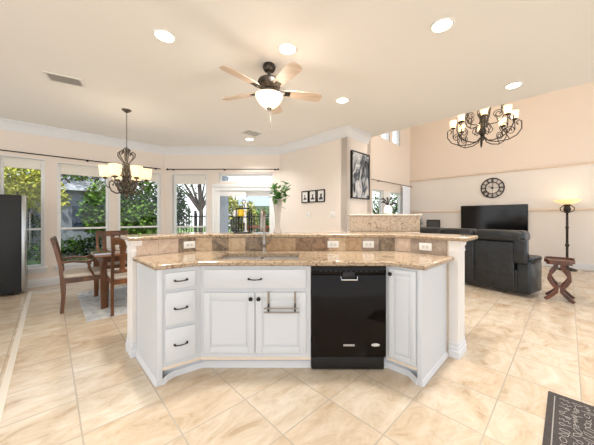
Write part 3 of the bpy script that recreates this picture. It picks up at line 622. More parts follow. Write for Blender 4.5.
# --- sink
t = thing('kitchen_sink', 'stainless steel double bowl sink set under the granite counter', 'sink', ((SX0+SX1)/2, (SY0+SY1)/2, .64))
hx, hy = (SX1-SX0)/2+.006, (SY1-SY0)/2+.006; q = MB(); zt = ZU-.64-.001
for a, b in ((-hx, -.012), (.012, hx)):
    q.box(a, b, -hy, hy, 0, .006); q.box(a, a+.006, -hy, hy, .006, zt); q.box(b-.006, b, -hy, hy, .006, zt); q.box(a, b, -hy, -hy+.006, .006, zt); q.box(a, b, hy-.006, hy, .006, zt)
q.box(-.012, .012, -hy, hy, 0, zt-.02); q.build('basin', SINKM, t)
for x in (-hx/2, hx/2): q = MB(); q.lathe([(.02, .0065), (.045, .0065), (.045, .011), (.02, .008)], (x, 0, 0)); q.build('drain', CHROME, t)
t = thing('kitchen_faucet', 'tall nickel gooseneck faucet behind the sink', 'faucet', (-.445, 2.575, ZT))
q = MB(); q.lathe([(.032, 0), (.032, .008), (.022, .02), (.018, .05), (.021, .06), (.021, .11), (.016, .13), (.014, .14)]); q.build('base', NICK, t)
q = MB(); q.tube([(0, 0, .13), (0, 0, .34)]+[(0, -.075+.075*math.cos(a), .34+.075*math.sin(a)) for a in [PI*k/10 for k in range(1, 11)]]+[(0, -.15, .30)], .0135, 10); q.build('spout', NICK, t)
q = MB(); q.lathe([(.012, .31), (.017, .28), (.018, .22), (.013, .21)], (0, -.15, 0)); q.build('spray_head', NICK, t)
q = MB(); q.tube([(.015, 0, .08), (.04, 0, .09), (.06, 0, .13)], .006, rs=[.009, .007, .005]); q.build('lever', NICK, t)

# --- taller granite-faced ledge behind the bar
t = thing('granite_ledge', 'granite faced raised ledge standing behind the right side of the bar', 'ledge', (.903, 3.15, 0))
q = MB(); q.box(-.408, .408, -.088, .09, 0, 1.068); q.build('base_wall', PEACH, t)
q = MB(); q.box(-.408, .408, -.09, .09, 1.072, 1.262); q.build('granite_face', GRAN, t)
q = MB(); q.rbox(-.42, .43, -.102, .10, 1.262, 1.282, .006); q.build('ledge_cap', ramp_mat('pale_granite_cap', [(.3, (196, 180, 160)), (.7, (228, 220, 206))], 30, rough=.2), t)

# --- things on the bar
t = thing('metal_mug_stand', 'three tier black metal stand on the bar top', 'stand', (-.715, 2.84, ZB))
q = MB(); 
for sx in (-.07, .07):
    for sy in (-.05, .05): q.tube([(sx, sy, .0), (sx, sy, .27)], .006, 6)
q.tube([(-.0, -.05, .27), (-.0, -.02, .32), (-.0, .02, .32), (0, .05, .27)], .004, 6); q.build('upright_frame', BLACKM, t)
for z in (.006, .175, .27):
    q = MB(); q.rbox(-.095, .078, -.058, .058, z-.005, z+.005, .002) if z < .2 else q.tube([(-.07, -.05, z), (.07, -.05, z), (.07, .05, z), (-.07, .05, z), (-.07, -.05, z)], .0045, 6); q.build('tier', BLACKM, t)
q = MB(); q.tube([(-.012, 0, .32), (-.02, 0, .345), (-.008, 0, .362), (.012, 0, .36), (.02, 0, .345), (.01, 0, .325)], .004, 6); q.build('top_loop', BLACKM, t)
def mug(name, loc, rz, m, lb, r=.038, h=.085):
    t = thing(name, lb, 'mug', loc, rz); q = MB()
    q.lathe([(r*.8, 0), (r, .008), (r, h), (r-.004, h), (r-.004, .01), (.0001, .008)], n=20); q.build('cup', m, t)
    q = MB(); q.tube([(r-.002, 0, h*.8), (r+.02, 0, h*.75), (r+.024, 0, h*.45), (r+.015, 0, h*.25), (r-.002, 0, h*.2)], .0045, 6); q.build('handle', m, t)
mug('ceramic_mug', (-.742, 2.83, ZB+.1805), .5, YELL, 'bright yellow mug on the middle tier of the black stand', .033, .075)
mug('ceramic_mug', (-.795, 2.815, ZB+.1805), 2.6, CERAM, 'white mug left of the yellow one on the black stand', .02, .07)
t = thing('vase_of_greenery', 'tall milky glass vase holding leafy green branches on the bar', 'plant', (-.345, 2.85, ZB))
q = MB(); q.lathe([(.045, 0), (.05, .01), (.036, .06), (.03, .12), (.036, .22), (.052, .33), (.062, .37), (.058, .37), (.048, .33), (.032, .22), (.026, .12), (.03, .06), (.04, .016), (.0001, .014)], n=24); q.build('vase', VGL, t)
rnd = random.Random(3); q = MB(); lf = MB()
for i in range(6):
    a = i*PI/3+rnd.random()*.6; R_ = .05+.06*rnd.random(); top = .46+.13*rnd.random(); pts = [Vector((.01*math.cos(a+2), .01*math.sin(a+2), .03)), Vector((0, 0, .3)), Vector((R_*.5*math.cos(a), R_*.5*math.sin(a), (top+.3)/2)), Vector((R_*math.cos(a)+.02, R_*math.sin(a), top))]
    q.tube(pts, .0025, 5)
    for j in range(24):
        u = .25+.75*j/23; p_ = pts[1].lerp(pts[2], u*2) if u < .5 else pts[2].lerp(pts[3], u*2-1)
        M_ = Matrix.Translation(p_+Vector((rnd.uniform(-.03, .045), rnd.uniform(-.04, .03), rnd.uniform(-.07, .02)))) @ Matrix.Rotation(rnd.uniform(0, 6.28), 4, 'Z') @ Matrix.Rotation(rnd.uniform(-.9, .6), 4, 'Y'); l = rnd.uniform(.05, .075); b = l*.3
        lf.add([M_ @ Vector(v) for v in ((0, 0, 0), (l*.35, b, .004), (l*.7, b*.8, .002), (l, 0, -.008), (l*.7, -b*.8, .002), (l*.35, -b, .004), (l*.5, 0, -.004))], [(0, 6, 1), (1, 6, 2), (2, 6, 3), (3, 6, 4), (4, 6, 5), (5, 6, 0)], True)
q.build('stems', mat('green_stem', (92, 104, 58), .6), t); lf.build('leaves', LEAF, t)
t = thing('small_vase', 'small white vase with dark strap leaves on the granite ledge', 'vase', (.96, 3.15, 1.2822))
q = MB(); q.lathe([(.03, 0), (.048, .02), (.05, .06), (.035, .09), (.028, .105), (.024, .105), (.03, .08), (.0001, .02)], n=20); q.build('vase', CERAM, t)
q = MB()
for a, r_, z in ((-.3, .11, .135), (.4, .09, .20), (2.9, .09, .19), (3.5, .1, .15), (1.5, .05, .2)): q.tube([(0, 0, .08), (r_*.2*math.cos(a), r_*.2*math.sin(a), z*.8), (r_*.6*math.cos(a), r_*.6*math.sin(a), z), (r_*math.cos(a), r_*math.sin(a), z-.01)], .008, 6, rs=[.003, .007, .015, .003], flat=.5)
q.build('leaves', mat('dark_strap_leaf', (28, 32, 30), .4), t)

# ================================================================== DINING NOOK
def U(x): return Vector((x*R2, x*R2))
def V(x): return Vector((-x*R2, x*R2))
q = MB(); c0 = Vector((-2.635, 3.07)); rp_ = [c0, c0+U(2.3), c0+U(2.3)+V(1.6), c0+V(1.6)]; q.prism([tuple(p) for p in rp_], .0005, .012)
t = q.build('area_rug', RUGM); tag(t, 'pale grey blue area rug under the dining table', 'rug')
RZ = .0125
TCn = Vector((-2.78, 3.36)); TL, TW, TH = 1.35, .96, .735
tc_ = TCn+U(TL/2)+V(TW/2)
t = thing('dining_table', 'polished brown wood dining table on the pale rug', 'table', (tc_.x, tc_.y, RZ), PI/4)
q = MB(); q.rbox(-TL/2, TL/2, -TW/2, TW/2, TH-.035, TH, .01); q.build('tabletop', TTOP, t)
q = MB(); ix, iy = TL/2-.07, TW/2-.07
q.box(-ix, ix, -iy, -iy+.022, TH-.115, TH-.036); q.box(-ix, ix, iy-.022, iy, TH-.115, TH-.036); q.box(-ix, -ix+.022, -iy+.022, iy-.022, TH-.115, TH-.036); q.box(ix-.022, ix, -iy+.022, iy-.022, TH-.115, TH-.036); q.build('apron', WOOD, t)
for sx in (-1, 1):
    for sy in (-1, 1):
        q = MB(); x, y = sx*(ix-.03), sy*(iy-.03); q.rbox(x-.04, x+.04, y-.04, y+.04, TH-.16, TH-.037, .004)
        h = .036; vs = [(x+a*h*s, y+b*h*s, z) for z, s in ((0, .72), (TH-.16, 1)) for a, b in ((-1, -1), (1, -1), (1, 1), (-1, 1))]; q.add(vs, [(3, 2, 1, 0), (4, 5, 6, 7), (0, 1, 5, 4), (1, 2, 6, 5), (2, 3, 7, 6), (3, 0, 4, 7)]); q.build('leg', WOOD, t)
def chair(arms, label, loc, rz):
    # faces +X locally; origin under the seat centre
    t = thing('dining_armchair' if arms else 'dining_chair', label, 'chair', loc, rz); sw = .235 if arms else .22; sd = .22; SH = .45
    for sy in (-1, 1):
        q = MB(); y = sy*sw
        pts = [(-.235, .0), (-.222, .2), (-.235, .44), (-.25, .62), (-.29, .82), (-.325, .97)]
        vs = []; 
        for x, z in pts:
            for a, b in ((-.018, -.016), (.02, -.016), (.02, .016), (-.018, .016)): vs.append((x+a, y+b, z))
        n = len(pts); fs = [(i*4+k, i*4+(k+1) % 4, i*4+4+(k+1) % 4, i*4+4+k) for i in range(n-1) for k in range(4)]+[(3, 2, 1, 0), tuple((n-1)*4+k for k in range(4))]
        q.add(vs, fs, True); q.build('leg', WOOD, t)
        q = MB(); vs = [(.20+a*s, y+b*s, z) for z, s in ((0, .015), (SH-.03, .023)) for a, b in ((-1, -1), (1, -1), (1, 1), (-1, 1))]; q.add(vs, [(3, 2, 1, 0), (4, 5, 6, 7), (0, 1, 5, 4), (1, 2, 6, 5), (2, 3, 7, 6), (3, 0, 4, 7)]); q.build('leg', WOOD, t)
        if arms:
            q = MB(); q.tube([(-.255, y, .655), (-.12, y+sy*.012, .665), (0, y+sy*.02, .645), (.06, y+sy*.02, .66), (.09, y+sy*.02, .65), (.095, y+sy*.02, .625)], .02, 8, rs=[.014, .018, .02, .022, .02, .012], flat=1.2); q.tube([(.05, y+sy*.015, .64), (.03, y+sy*.01, .57), (.06, y, .5), (.10, y, .42)], .014, 8); q.build('armrest', WOOD, t)
    q = MB(); q.box(-.235, .20, -sw-.008, -sw+.014, SH-.07, SH-.01); q.box(-.235, .20, sw-.014, sw+.008, SH-.07, SH-.01); q.box(.19, .212, -sw, sw, SH-.07, SH-.01); q.box(-.24, -.22, -sw, sw, SH-.07, SH-.01); q.build('seat_frame', WOOD, t)
    q = MB(); q.rbox(-.225, .225, -sw-.004, sw+.004, SH-.012, SH+.045, .022, seg=3); q.build('seat', SEATF, t)
    q = MB(); Mt = Matrix.Translation((-.318, 0, .935)) @ Matrix.Rotation(-.2, 4, 'Y'); q.rbox(-.014, .014, -sw-.02, sw+.02, -.045, .05, .01, Mt, 3); q.build('back_rail', WOOD, t); q = MB(); Mt = Matrix.Translation((-.246, 0, .545)) @ Matrix.Rotation(-.1, 4, 'Y'); q.rbox(-.011, .011, -sw+.015, sw-.015, -.022, .022, .004, Mt); q.build('lower_back_rail', WOOD, t)
    for y in ((-.13, -.045, .045, .13) if arms else (-.12, 0, .12)):
        q = MB(); w_ = .02 if arms else .03; vs = []
        for x, z in ((-.246, .55), (-.262, .68), (-.29, .80), (-.315, .91)):
            for a, b in ((-.006, -w_), (.006, -w_), (.006, w_), (-.006, w_)): vs.append((x+a, y+b, z))
        q.add(vs, [(i*4+k, i*4+(k+1) % 4, i*4+4+(k+1) % 4, i*4+4+k) for i in range(3) for k in range(4)]+[(3, 2, 1, 0), (12, 13, 14, 15)]); q.build('back_slat', WOOD, t)
    return t
chair(True, 'wooden armchair at the head of the dining table, nearest the windows', (-3.18, 3.68, 0), PI/4-.05)
chair(False, 'wooden slat back dining chair on the window side of the table', (-3.36, 4.50, RZ), -PI/4)
chair(False, 'wooden dining chair with its back to the island, partly behind the bar end', (-2.47, 3.56, RZ), 3*PI/4)

# refrigerator
t = thing('refrigerator', 'tall matte black refrigerator at the left edge by the window', 'refrigerator', (-4.90, 3.92, 0), PI/4)
q = MB(); q.rbox(-.42, .36, -.02, .42, .03, 1.60, .006); q.build('body', FRB, t)
q = MB(); q.rbox(.366, .42, -.02, .42, .06, 1.60, .012); dd = q.build('door', STEEL, t)
q = MB(); q.tube([(.42, .05, .7), (.455, .05, .72), (.455, .05, 1.3), (.42, .05, 1.32)], .009); q.build('handle', STEEL, dd)
q = MB(); 
for x in (-.38, .32):
    for y in (.02, .38): q.lathe([(.02, 0), (.02, .03)], (x, y, 0), 10, cap=True)
q.build('foot', DWK, t)

# ================================================================== GREAT ROOM
def onT(s, off, z): d = Vector((R2, -R2)); n_ = Vector((-R2, -R2)); p_ = Vector(G1)+d*s+n_*off; return (p_.x, p_.y, z)
t = thing('television', 'large flat black television mounted below the round clock', 'television', onT(2.42, .075, .70), -PI/4)
q = MB(); q.rbox(-.79, .79, -.02, .02, 0, .895, .008); q.build('casing', DWK, t)
q = MB(); q.box(-.78, .78, -.0215, -.0202, .012, .885); q.build('screen', TVM, t)
q = MB(); q.box(-.25, .25, .02, .072, .25, .6); q.build('wall_bracket', DWK, t)
# clock
t = thing('wall_clock', 'round dark metal skeleton clock with roman numerals above the television', 'clock', onT(2.42, .022, 2.09), -PI/4); Mx = Matrix.Rotation(PI/2, 4, 'X')
def ring(q, r, w, th, n=40): q.lathe([(r-w, 0), (r+w, 0), (r+w, th), (r-w, th), (r-w, 0)], n=n, M=Mx)
q = MB(); ring(q, .275, .014, .014); ring(q, .165, .011, .014); q.build('rim', BLACKM, t)
NUM = ['XII', 'I', 'II', 'III', 'IV', 'V', 'VI', 'VII', 'VIII', 'IX', 'X', 'XI']
for i, s_ in enumerate(NUM):
    q = MB(); M_ = Matrix.Rotation(2*PI*i/12, 4, 'Y') ; wd = {'I': .016, 'V': .028, 'X': .028}; tot = sum(wd[c_] for c_ in s_); x = -tot/2
    for c_ in s_:
        cx_ = x+wd[c_]/2; x += wd[c_]
        if c_ == 'I': q.box(cx_-.005, cx_+.005, -.012, -.002, .175, .262, M_)
        else:
            for sg in (-1, 1):
                a = (cx_+sg*.011, .262); b = (cx_ if c_ == 'V' else cx_-sg*.011, .175)
                q.add([M_ @ Vector(v) for v in ((a[0]-.005, -.012, a[1]), (a[0]+.005, -.012, a[1]), (b[0]+.005, -.012, b[1]), (b[0]-.005, -.012, b[1]), (a[0]-.005, -.002, a[1]), (a[0]+.005, -.002, a[1]), (b[0]+.005, -.002, b[1]), (b[0]-.005, -.002, b[1]))], [(0, 1, 2, 3), (7, 6, 5, 4), (0, 4, 5, 1), (1, 5, 6, 2), (2, 6, 7, 3), (3, 7, 4, 0)])
    q.build('numeral', BLACKM, t)
q = MB(); q.tube([(-.155, -.006, 0), (.155, -.006, 0)], .0035, 5); q.tube([(0, -.006, -.155), (0, -.006, .155)], .0035, 5); q.lathe([(.03, .0), (.03, .018), (.0001, .02)], n=16, M=Mx); q.build('centre_cross', BLACKM, t)
q = MB(); q.box(-.006, .006, -.024, -.02, -.02, .11, Matrix.Rotation(-1.05, 4, 'Y')); q.box(-.004, .004, -.028, -.024, -.03, .15, Matrix.Rotation(.2, 4, 'Y')); q.build('hand', BLACKM, t)
# low white console, plant and black picture beneath the corner
t = thing('media_console', 'low white console along the wall left of the television', 'console', onT(.78, .02, 0), -PI/4)
q = MB(); q.box(-.55, .55, -.36, 0, .06, .84); q.box(-.5, .5, -.33, -.03, 0, .06); q.build('body', PALE, t)
q = MB(); q.rbox(-.57, .57, -.38, 0, .84, .87, .005); q.build('top', TRIM, t)
for x0 in (-.54, .005):
    q = MB(); panel_door(q, x0, x0+.535, .08, .82); o = q.build('door', TRIM, t); o.location = (0, -.36, 0); knob(o, x0+(.49 if x0 < 0 else .045), .5)
t = thing('display_frame', 'small black framed display standing on the console', 'picture frame', onT(.85, .18, .87), -PI/4)
q = MB(); q.rbox(-.21, .21, -.015, .012, 0.02, .30, .004); q.box(-.1, .1, -.04, .05, 0, .02); q.build('frame', DWK, t)
q = MB(); q.box(-.17, .17, -.0165, -.0152, .06, .26); q.build('picture', mat('dim_picture', (74, 72, 70), .2), t)
t = thing('potted_succulent', 'blue green spiky plant in a pot on the console', 'plant', onT(.40, .2, .87), -PI/4)
q = MB(); q.lathe([(.05, 0), (.07, .09), (.062, .09), (.05, .02), (.0001, .02)]); q.build('pot', DWK, t)
q = MB(); rnd = random.Random(5)
for i in range(26):
    a = rnd.uniform(0, 6.28); r_ = rnd.uniform(.03, .14); z = .12+rnd.uniform(.05, .24); q.tube([(0, 0, .06), (r_*.5*math.cos(a), r_*.5*math.sin(a), z*.8), (r_*math.cos(a), r_*math.sin(a), z)], .01, 5, rs=[.006, .012, .002], flat=.35)
q.build('leaves', leafm('blue_green_leaf', (52, 74, 78), (112, 136, 140)), t)
# sofa (local: +X runs along its back away from camera-right end, +Y is its depth)
sa = math.atan2(.854, -.52)   # along the back
t = thing('reclining_sofa', 'black leather reclining sofa seen from behind, facing the television', 'sofa', (3.31, 3.93, 0), sa)
# local x: along the back, local y negative = towards seat front
LS = 2.02
q = MB(); q.rbox(.02, LS, -.60, -.03, .05, .42, .03); q.build('base', LEATH, t)
for k in range(3):
    x0 = .16+k*.60; x1 = x0+.60; q = MB(); vs = []
    prof_ = [(-.03, .08), (.0, .12), (.02, .50), (.0, .84), (-.05, .88), (-.16, .88), (-.20, .5), (-.20, .1)]
    for x in (x0+.004, x0+.02, x1-.02, x1-.004):
        e = 0 if x in (x0+.02, x1-.02) else -.012
        for y, z in prof_: vs.append((x, y+e if y > -.1 else y-e, z+e))
    n = len(prof_); q.add(vs, [(i*n+j, i*n+(j+1) % n, (i+1)*n+(j+1) % n, (i+1)*n+j) for i in range(3) for j in range(n)]+[tuple(range(n)), tuple(3*n+j for j in range(n))]); q.build('backrest', LEATH, t)
    q = MB(); q.rbox(x0+(.002 if k else -.13), x1-.002, -.27, .03, .85, 1.035, .075, seg=4); q.build('headrest', LEATH, t)
    q = MB(); q.rbox(x0+.002, x1-.002, -.62, -.2, .40, .52, .05, seg=3); q.build('seat_cushion', LEATH, t)
for x0 in (.0, LS-.02):
    q = MB(); q.rbox(x0-.03, x0+.15, -.50, -.02, .06, .56, .035, seg=3); q.rbox(x0-.04, x0+.155, -.50, -.08, .54, .63, .04, seg=3); q.build('armrest', LEATH, t)
q = MB(); q.rbox(.0, .18, -.10, .025, .52, .90, .035, seg=3); q.build('back_wing', LEATH, t)
# floor lamp
t = thing('torchiere_lamp', 'dark ornate floor lamp with a lit frosted glass bowl', 'floor lamp', (6.10, 6.12, 0))
q = MB(); q.lathe([(.17, 0), (.17, .02), (.14, .035), (.10, .05), (.04, .07), (.03, .10)], n=28); q.build('base', IRON, t)
q = MB(); q.lathe([(.026, .09), (.032, .12), (.024, .15), (.024, .55), (.04, .57), (.04, .60), (.024, .62), (.024, .98), (.038, 1.0), (.024, 1.03), (.022, 1.34), (.035, 1.36)]); q.build('pole', IRON, t)
q = MB(); q.lathe([(.03, 1.36), (.06, 1.39), (.07, 1.43), (.05, 1.5), (.075, 1.53), (.06, 1.55)])
for a in range(4): q.tube([(.04, 0, 1.36), (.12, 0, 1.40), (.13, 0, 1.47), (.07, 0, 1.52)], .010, 6, M=Matrix.Rotation(a*PI/2+.4, 4, 'Z'))
q.build('scroll_fitting', IRON, t)
q = MB(); q.lathe([(.04, 1.55), (.12, 1.565), (.19, 1.60), (.25, 1.655), (.24, 1.655), (.18, 1.61), (.11, 1.58), (.03, 1.565)], n=32); q.build('glass_bowl', mat('lit_amber_glass', (255, 226, 180), .4, emit=(255, 206, 140), es=.7), t)
lamp('torchiere_bulb', 'POINT', (0, 0, 1.72), 1.8, (1, .84, .64), .09, t)
# lamp cord along the wall
q = MB(); q.tube([(6.31, 5.98, .008), (6.4, 5.95, .006), (6.55, 5.98, .006), (6.7, 5.85, .006), (6.95, 5.70, .008)], .004, 6); tag(q.build('power_cord', DWK), 'thin dark power cord on the floor behind the floor lamp', 'cord')
# side table with curved legs
t = thing('curved_leg_side_table', 'small dark cherry side table with curved legs and a tray top', 'side table', (3.80, 3.93, 0), PI/4)
def wavy(xo):
    q = MB()
    for sg in (-1, 1):
        P_ = [(sg*y_, z_) for y_, z_ in [(.16, .012), (.125, .035), (.07, .09), (.03, .14), (.028, .19), (.075, .25), (.11, .32), (.10, .39), (.055, .46), (.03, .52), (.045, .56)]]
        vs = []; n = len(P_); h = .023
        for i, (y, z) in enumerate(P_):
            a, b = P_[max(0, i-1)], P_[min(n-1, i+1)]; d = Vector((b[0]-a[0], b[1]-a[1])).normalized(); nn = Vector((-d.y, d.x))*h
            for xx in (-.013, .013):
                vs += [(xo+xx+.0005*sg, y+nn.x, max(0, z+nn.y)), (xo+xx+.0005*sg, y-nn.x, max(0, z-nn.y))]
        q.add(vs, [f for i in range(n-1) for f in ((i*4, i*4+1, i*4+5, i*4+4), (i*4+2, i*4+6, i*4+7, i*4+3), (i*4, i*4+4, i*4+6, i*4+2), (i*4+1, i*4+3, i*4+7, i*4+5))]+[(0, 2, 3, 1), (n*4-4, n*4-3, n*4-1, n*4-2)], False)
    return q
wavy(-.15).build('leg_frame', WOODD, t); wavy(.15).build('leg_frame', WOODD, t)
q = MB(); q.box(-.145, .145, -.018, .018, .205, .235); q.build('stretcher', WOODD, t)
q = MB(); oc = [(-.235, -.11), (-.18, -.165), (.18, -.165), (.235, -.11), (.235, .11), (.18, .165), (-.18, .165), (-.235, .11)]; q.prism(oc, .575, .592); q.prism([(x*.9, y*.85) for x, y in oc], .545, .575); q.build('tabletop', WOODD, t)
q = MB()
for i in range(8):
    a, b = Vector(oc[i]), Vector(oc[(i+1) % 8]); M_ = frame(a, math.atan2(b.y-a.y, b.x-a.x)); L_ = (b-a).length
    q.box(0, L_, 0, .012, .592, .615 if L_ < .3 else .625, M_)
q.build('tray_rim', WOODD, t)
# floor mat with line drawings
A_ = (1.70, 1.84); t = thing('kitchen_mat', 'charcoal floor mat covered with pale line drawings, at the lower right corner', 'mat', (A_[0], A_[1], 0), -PI/4)
# local +x = -V direction, local y negative = towards camera-left
q = MB(); q.rbox(0, .75, -1.15, 0, .001, .012, .004); q.build('mat_base', MAT_R, t)
q = MB(); rnd = random.Random(11); zz = .0125
def ln(pts, r=.0018): q.tube([(x, y, zz) for x, y in pts], r, 4, flat=1)
ln([(.035, -.05), (.035, -1.1)], .003)
for iy in range(22):
    for ix_ in range(13):
        cx_, cy_ = .085+ix_*.051+rnd.uniform(-.006, .006), -.06-iy*.049+rnd.uniform(-.006, .006); k = rnd.choice('ofswl'); a0 = rnd.uniform(0, 6.28); ca, sa_ = math.cos(a0), math.sin(a0)
        T = lambda x, y: (cx_+x*.85*ca-y*sa_, cy_+x*.85*sa_+y*ca)
        if k == 'o': ln([T(.026*math.cos(a), .014*math.sin(a)) for a in [2*PI*j/12 for j in range(13)]])
        elif k == 's': ln([T(-.03, 0), T(.005, 0)]+[T(.02+.014*math.cos(a), .012*math.sin(a)) for a in [PI+2*PI*j/10 for j in range(11)]])
        elif k == 'f': ln([T(-.032, 0), T(.03, 0)]); ln([T(.03, .01), T(.008, .01), T(.004, 0), T(.008, -.01), T(.03, -.01)])
        elif k == 'w': ln([T(-.03+.005*j, .011*math.sin(j*1.3)) for j in range(13)])
        else: ln([T(-.03, -.006), T(-.01, .012), T(.012, .010), T(.03, -.004), T(.0, -.012), T(-.03, -.006)])
q.build('line_print', MAT_P, t)

# ================================================================== OUTSIDE
q = MB(); q.box(-30, 20, 2, 40, -.25, -.16); 
q = MB(); q.prism([(-30, 8), (-7.15, 2.75), (-3.55, 6.33), (.4, 6.33), (3.6, 9.45), (14, 12), (14, 40), (-30, 40)], -.2, -.12); tag(q.build('ground', GRASS), kind='structure')
q = MB(); q.prism([(-7.3, 3.1), (-3.6, 6.30), (-.8, 6.30), (-.8, 8.9), (-4.8, 8.9), (-9.2, 4.9)], -.12, -.03); tag(q.build('patio_slab', CONC), kind='structure')
q = MB(); q.prism([(-7.9, 3.05), (-7.12, 2.62), (-3.50, 6.26), (-.55, 6.26), (-.55, 7.1), (-3.84, 7.1)], 2.62, 2.74); tag(q.build('eave_soffit', SOFFIT), kind='structure')
q = MB(); q.box(-2.85, -2.52, 7.75, 8.1, -.03, 2.5); q.box(-2.9, -2.47, 7.7, 8.15, -.03, .1); o = q.build('patio_column', SOFFIT); tag(o, 'square grey column on the patio outside the sliding door', 'column')
def foliage(name, c, r, n, m, label, cat='shrub', leaf=.1, lobes=7, trunk=None, seed=1, group=None):
    t = thing(name, label, cat, (c[0], c[1], -.12), 0, group); rnd = random.Random(seed); q = MB(); lob = []
    for i in range(lobes):
        a = rnd.uniform(0, 6.28); u = rnd.uniform(.2, .75); lob.append((Vector((r[0]*u*math.cos(a), r[1]*u*math.sin(a), c[2]+.12+r[2]*rnd.uniform(-.6, .6))), rnd.uniform(.4, .62)))
    for i in range(n):
        lc, k = rnd.choice(lob); d = Vector((rnd.gauss(0, 1), rnd.gauss(0, 1), rnd.gauss(0, 1))).normalized()*rnd.uniform(.55, 1)**.5
        p_ = lc+Vector((d.x*r[0]*k, d.y*r[1]*k, d.z*r[2]*k)); p_.z = max(p_.z, .03)
        M_ = Matrix.Translation(p_) @ Matrix.Rotation(rnd.uniform(0, 6.28), 4, 'Z') @ Matrix.Rotation(rnd.uniform(-1.1, 1.1), 4, 'Y') @ Matrix.Rotation(rnd.uniform(-1, 1), 4, 'X'); l = leaf*rnd.uniform(.7, 1.4); b = l*.3
        q.add([M_ @ Vector(v) for v in ((0, 0, 0), (l*.5, b, .1*l), (l, 0, 0), (l*.5, -b, .1*l))], [(0, 1, 2, 3)])
    q.build('foliage', m, t)
    q = MB(); top = c[2]+.12
    q.tube([(0, 0, 0), (.05, .02, top*.45), (.0, 0, top)], .05, 8, rs=[trunk or .04, (trunk or .04)*.8, (trunk or .04)*.4])
    for lc, k in lob: q.tube([(0.02, 0.01, top*(.5 if trunk else .3)), (lc.x*.5, lc.y*.5, (lc.z+top*.5)/2+.1), tuple(lc)], .02, 6, rs=[(trunk or .04)*.6, (trunk or .04)*.35, .012])
    q.build('trunk', BARK, t); return t
def ray(px, Y): return ((px-309)/259*Y, Y)
x, y = ray(22, 7.2); foliage('leafy_tree', (x, y, 2.1), (1.3, 1.0, .75), 3600, LF3, 'yellow green tree outside the leftmost dining window', 'tree', .11, 9, .08, 2)
x, y = ray(26, 8.4); foliage('garden_shrub', (x, y, .8), (1.6, 1.0, .9), 3200, LF1, 'dark green shrub outside the leftmost window, below the yellow green tree', 'shrub', .10, 9, None, 3)
x, y = ray(40, 10.5); foliage('leafy_tree', (x, y, 3.4), (2.6, 1.6, 1.4), 2600, LF4, 'tall olive green tree behind the leftmost windows', 'tree', .15, 10, .12, 4)
x, y = ray(86, 9.8); foliage('leafy_tree', (x, y, 3.3), (2.0, 1.4, .75), 1500, LF4, 'spreading tree above the grey outbuilding, seen through the second window', 'tree', .13, 9, .11, 5)
x, y = ray(103, 7.6); foliage('garden_shrub', (x, y, 1.3), (.6, .6, 1.1), 2600, LF2, 'bright green shrub at the right side of the second window', 'shrub', .12, 8, None, 6)
x, y = ray(72, 7.3); foliage('garden_shrub', (x, y, .3), (1.0, .5, .45), 2000, LF1, 'low dark shrub outside the second window', 'shrub', .08, 8, None, 7)
x, y = ray(128, 7.9); foliage('garden_shrub', (x, y, 1.3), (.8, .7, 1.3), 3600, LF2, 'tall bright green shrub outside the third dining window', 'shrub', .11, 10, None, 8)
x, y = ray(146, 8.6); foliage('garden_shrub', (x, y, 1.6), (.9, .8, 1.4), 3800, LF4, 'tall deep green shrub beside the bright one outside the third window', 'shrub', .11, 10, None, 9)
x, y = ray(173, 9.3); foliage('garden_shrub', (x, y, 1.1), (.55, .5, 1.3), 3000, LF1, 'dark green tall shrub outside the narrow window beside the patio door', 'shrub', .1, 8, None, 10)
x, y = ray(200, 12.5); foliage('branching_tree', (x, y, 3.2), (1.7, 1.2, 1.1), 520, LF4, 'open branching tree against the sky beyond the iron fence', 'tree', .14, 12, .13, 11)
x, y = ray(234, 10.2); foliage('garden_shrub', (x, y, 1.5), (.8, .6, .9), 2000, LF3, 'yellow green bush behind the grey patio column', 'shrub', .11, 8, None, 12)
x, y = ray(262, 11.5); foliage('garden_shrub', (x, y, .9), (1.5, .7, .8), 2600, LF2, 'green bush outside the right panel of the patio door', 'shrub', .11, 8, None, 13)
x, y = ray(330, 16); foliage('leafy_tree', (x, y+.5, 2.2), (2.4, 1.2, 1.8), 2800, LF1, 'dark tree outside the tall room windows', 'tree', .16, 10, .12, 14)
x, y = ray(385, 15); foliage('leafy_tree', (x, y+2.5, 1.6), (2.6, 1.2, 1.6), 3000, LF4, 'olive tree standing further right outside the tall room windows', 'tree', .15, 10, .12, 15)
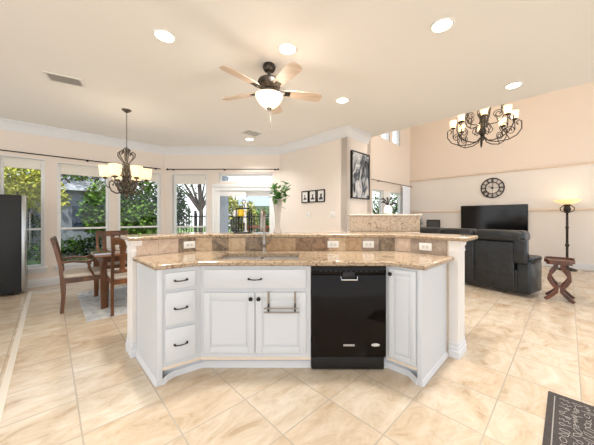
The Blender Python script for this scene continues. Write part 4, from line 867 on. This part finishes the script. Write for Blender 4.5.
# grey outbuilding
x, y = ray(72, 9.0); t = thing('outbuilding', 'low grey garden outbuilding seen through the second dining window', 'building', (x, y, -.12), PI/4)
GW = mat('grey_board_wall', (112, 118, 126), .8, bump=.3, bscale=20)
q = MB(); q.box(-1.2, 1.6, 0, 2.0, 0, 2.3); q.build('wall', GW, t)
q = MB(); q.add([(-1.4, -.25, 2.3), (1.8, -.25, 2.3), (1.8, 2.25, 2.3), (-1.4, 2.25, 2.3), (-1.4, 1, 2.95), (1.8, 1, 2.95)], [(0, 1, 5, 4), (2, 3, 4, 5), (0, 4, 3), (1, 2, 5), (3, 2, 1, 0)]); q.build('roof', mat('grey_shingle', (150, 152, 156), .9, bump=.4, bscale=30), t)
q = MB(); q.box(.0, .55, -.03, 0, .95, 1.75); q.build('window', mat('dark_blue_glass', (44, 56, 74), .15), t)
# house beyond the patio door
x, y = ray(262, 17); t = thing('neighbour_house', 'pale house with a blue grey roof beyond the garden, seen through the patio door', 'building', (x+.5, y, -.12))
q = MB(); q.box(-2.5, 3, 0, 4, 0, 2.1); q.build('wall', mat('pale_render', (206, 204, 200), .8), t)
q = MB(); q.add([(-2.9, -.4, 2.1), (3.4, -.4, 2.1), (3.4, 4.4, 2.1), (-2.9, 4.4, 2.1), (-1.0, 2, 3.4), (1.4, 2, 3.4)], [(0, 1, 5, 4), (2, 3, 4, 5), (0, 4, 3), (1, 2, 5), (3, 2, 1, 0)]); q.build('roof', mat('blue_grey_shingle', (140, 150, 166), .9, bump=.4, bscale=30), t)
for xx in (-1.6, .6): q = MB(); q.box(xx, xx+.9, -.03, 0, .9, 1.8); q.build('window', MATS['dark_blue_glass'], t)
# iron fence
t = thing('iron_fence', 'black iron picket fence across the garden behind the patio', 'fence', (-3.4, 9.9, -.12)); q = MB(); q.box(-3.0, 3.2, -.015, .015, 1.38, 1.42); q.box(-3.0, 3.2, -.015, .015, .15, .18); q.build('rail', BLACKM, t)
for i in range(63): q = MB(); x = -2.98+i*.1; q.box(x-.011, x+.011, -.011, .011, .05, 1.52); q.build('picket', BLACKM, t)
for i in range(4): q = MB(); x = -3.0+i*2.06; q.box(x-.035, x+.035, -.035, .035, 0, 1.62); q.build('post', BLACKM, t)
# reddish timber rail outside the door
t = thing('timber_railing', 'reddish brown timber railing outside the right door panel', 'railing', (-1.35, 8.6, -.03)); RD = ramp_mat('red_timber', [(.3, (112, 58, 40)), (.7, (150, 84, 60))], 9, rough=.7)
q = MB(); q.box(-.7, .75, -.04, .04, .93, 1.0); q.build('rail', RD, t)
for i in range(8): q = MB(); x = -.66+i*.2; q.box(x-.02, x+.02, -.02, .02, 0, .93); q.build('baluster', RD, t)
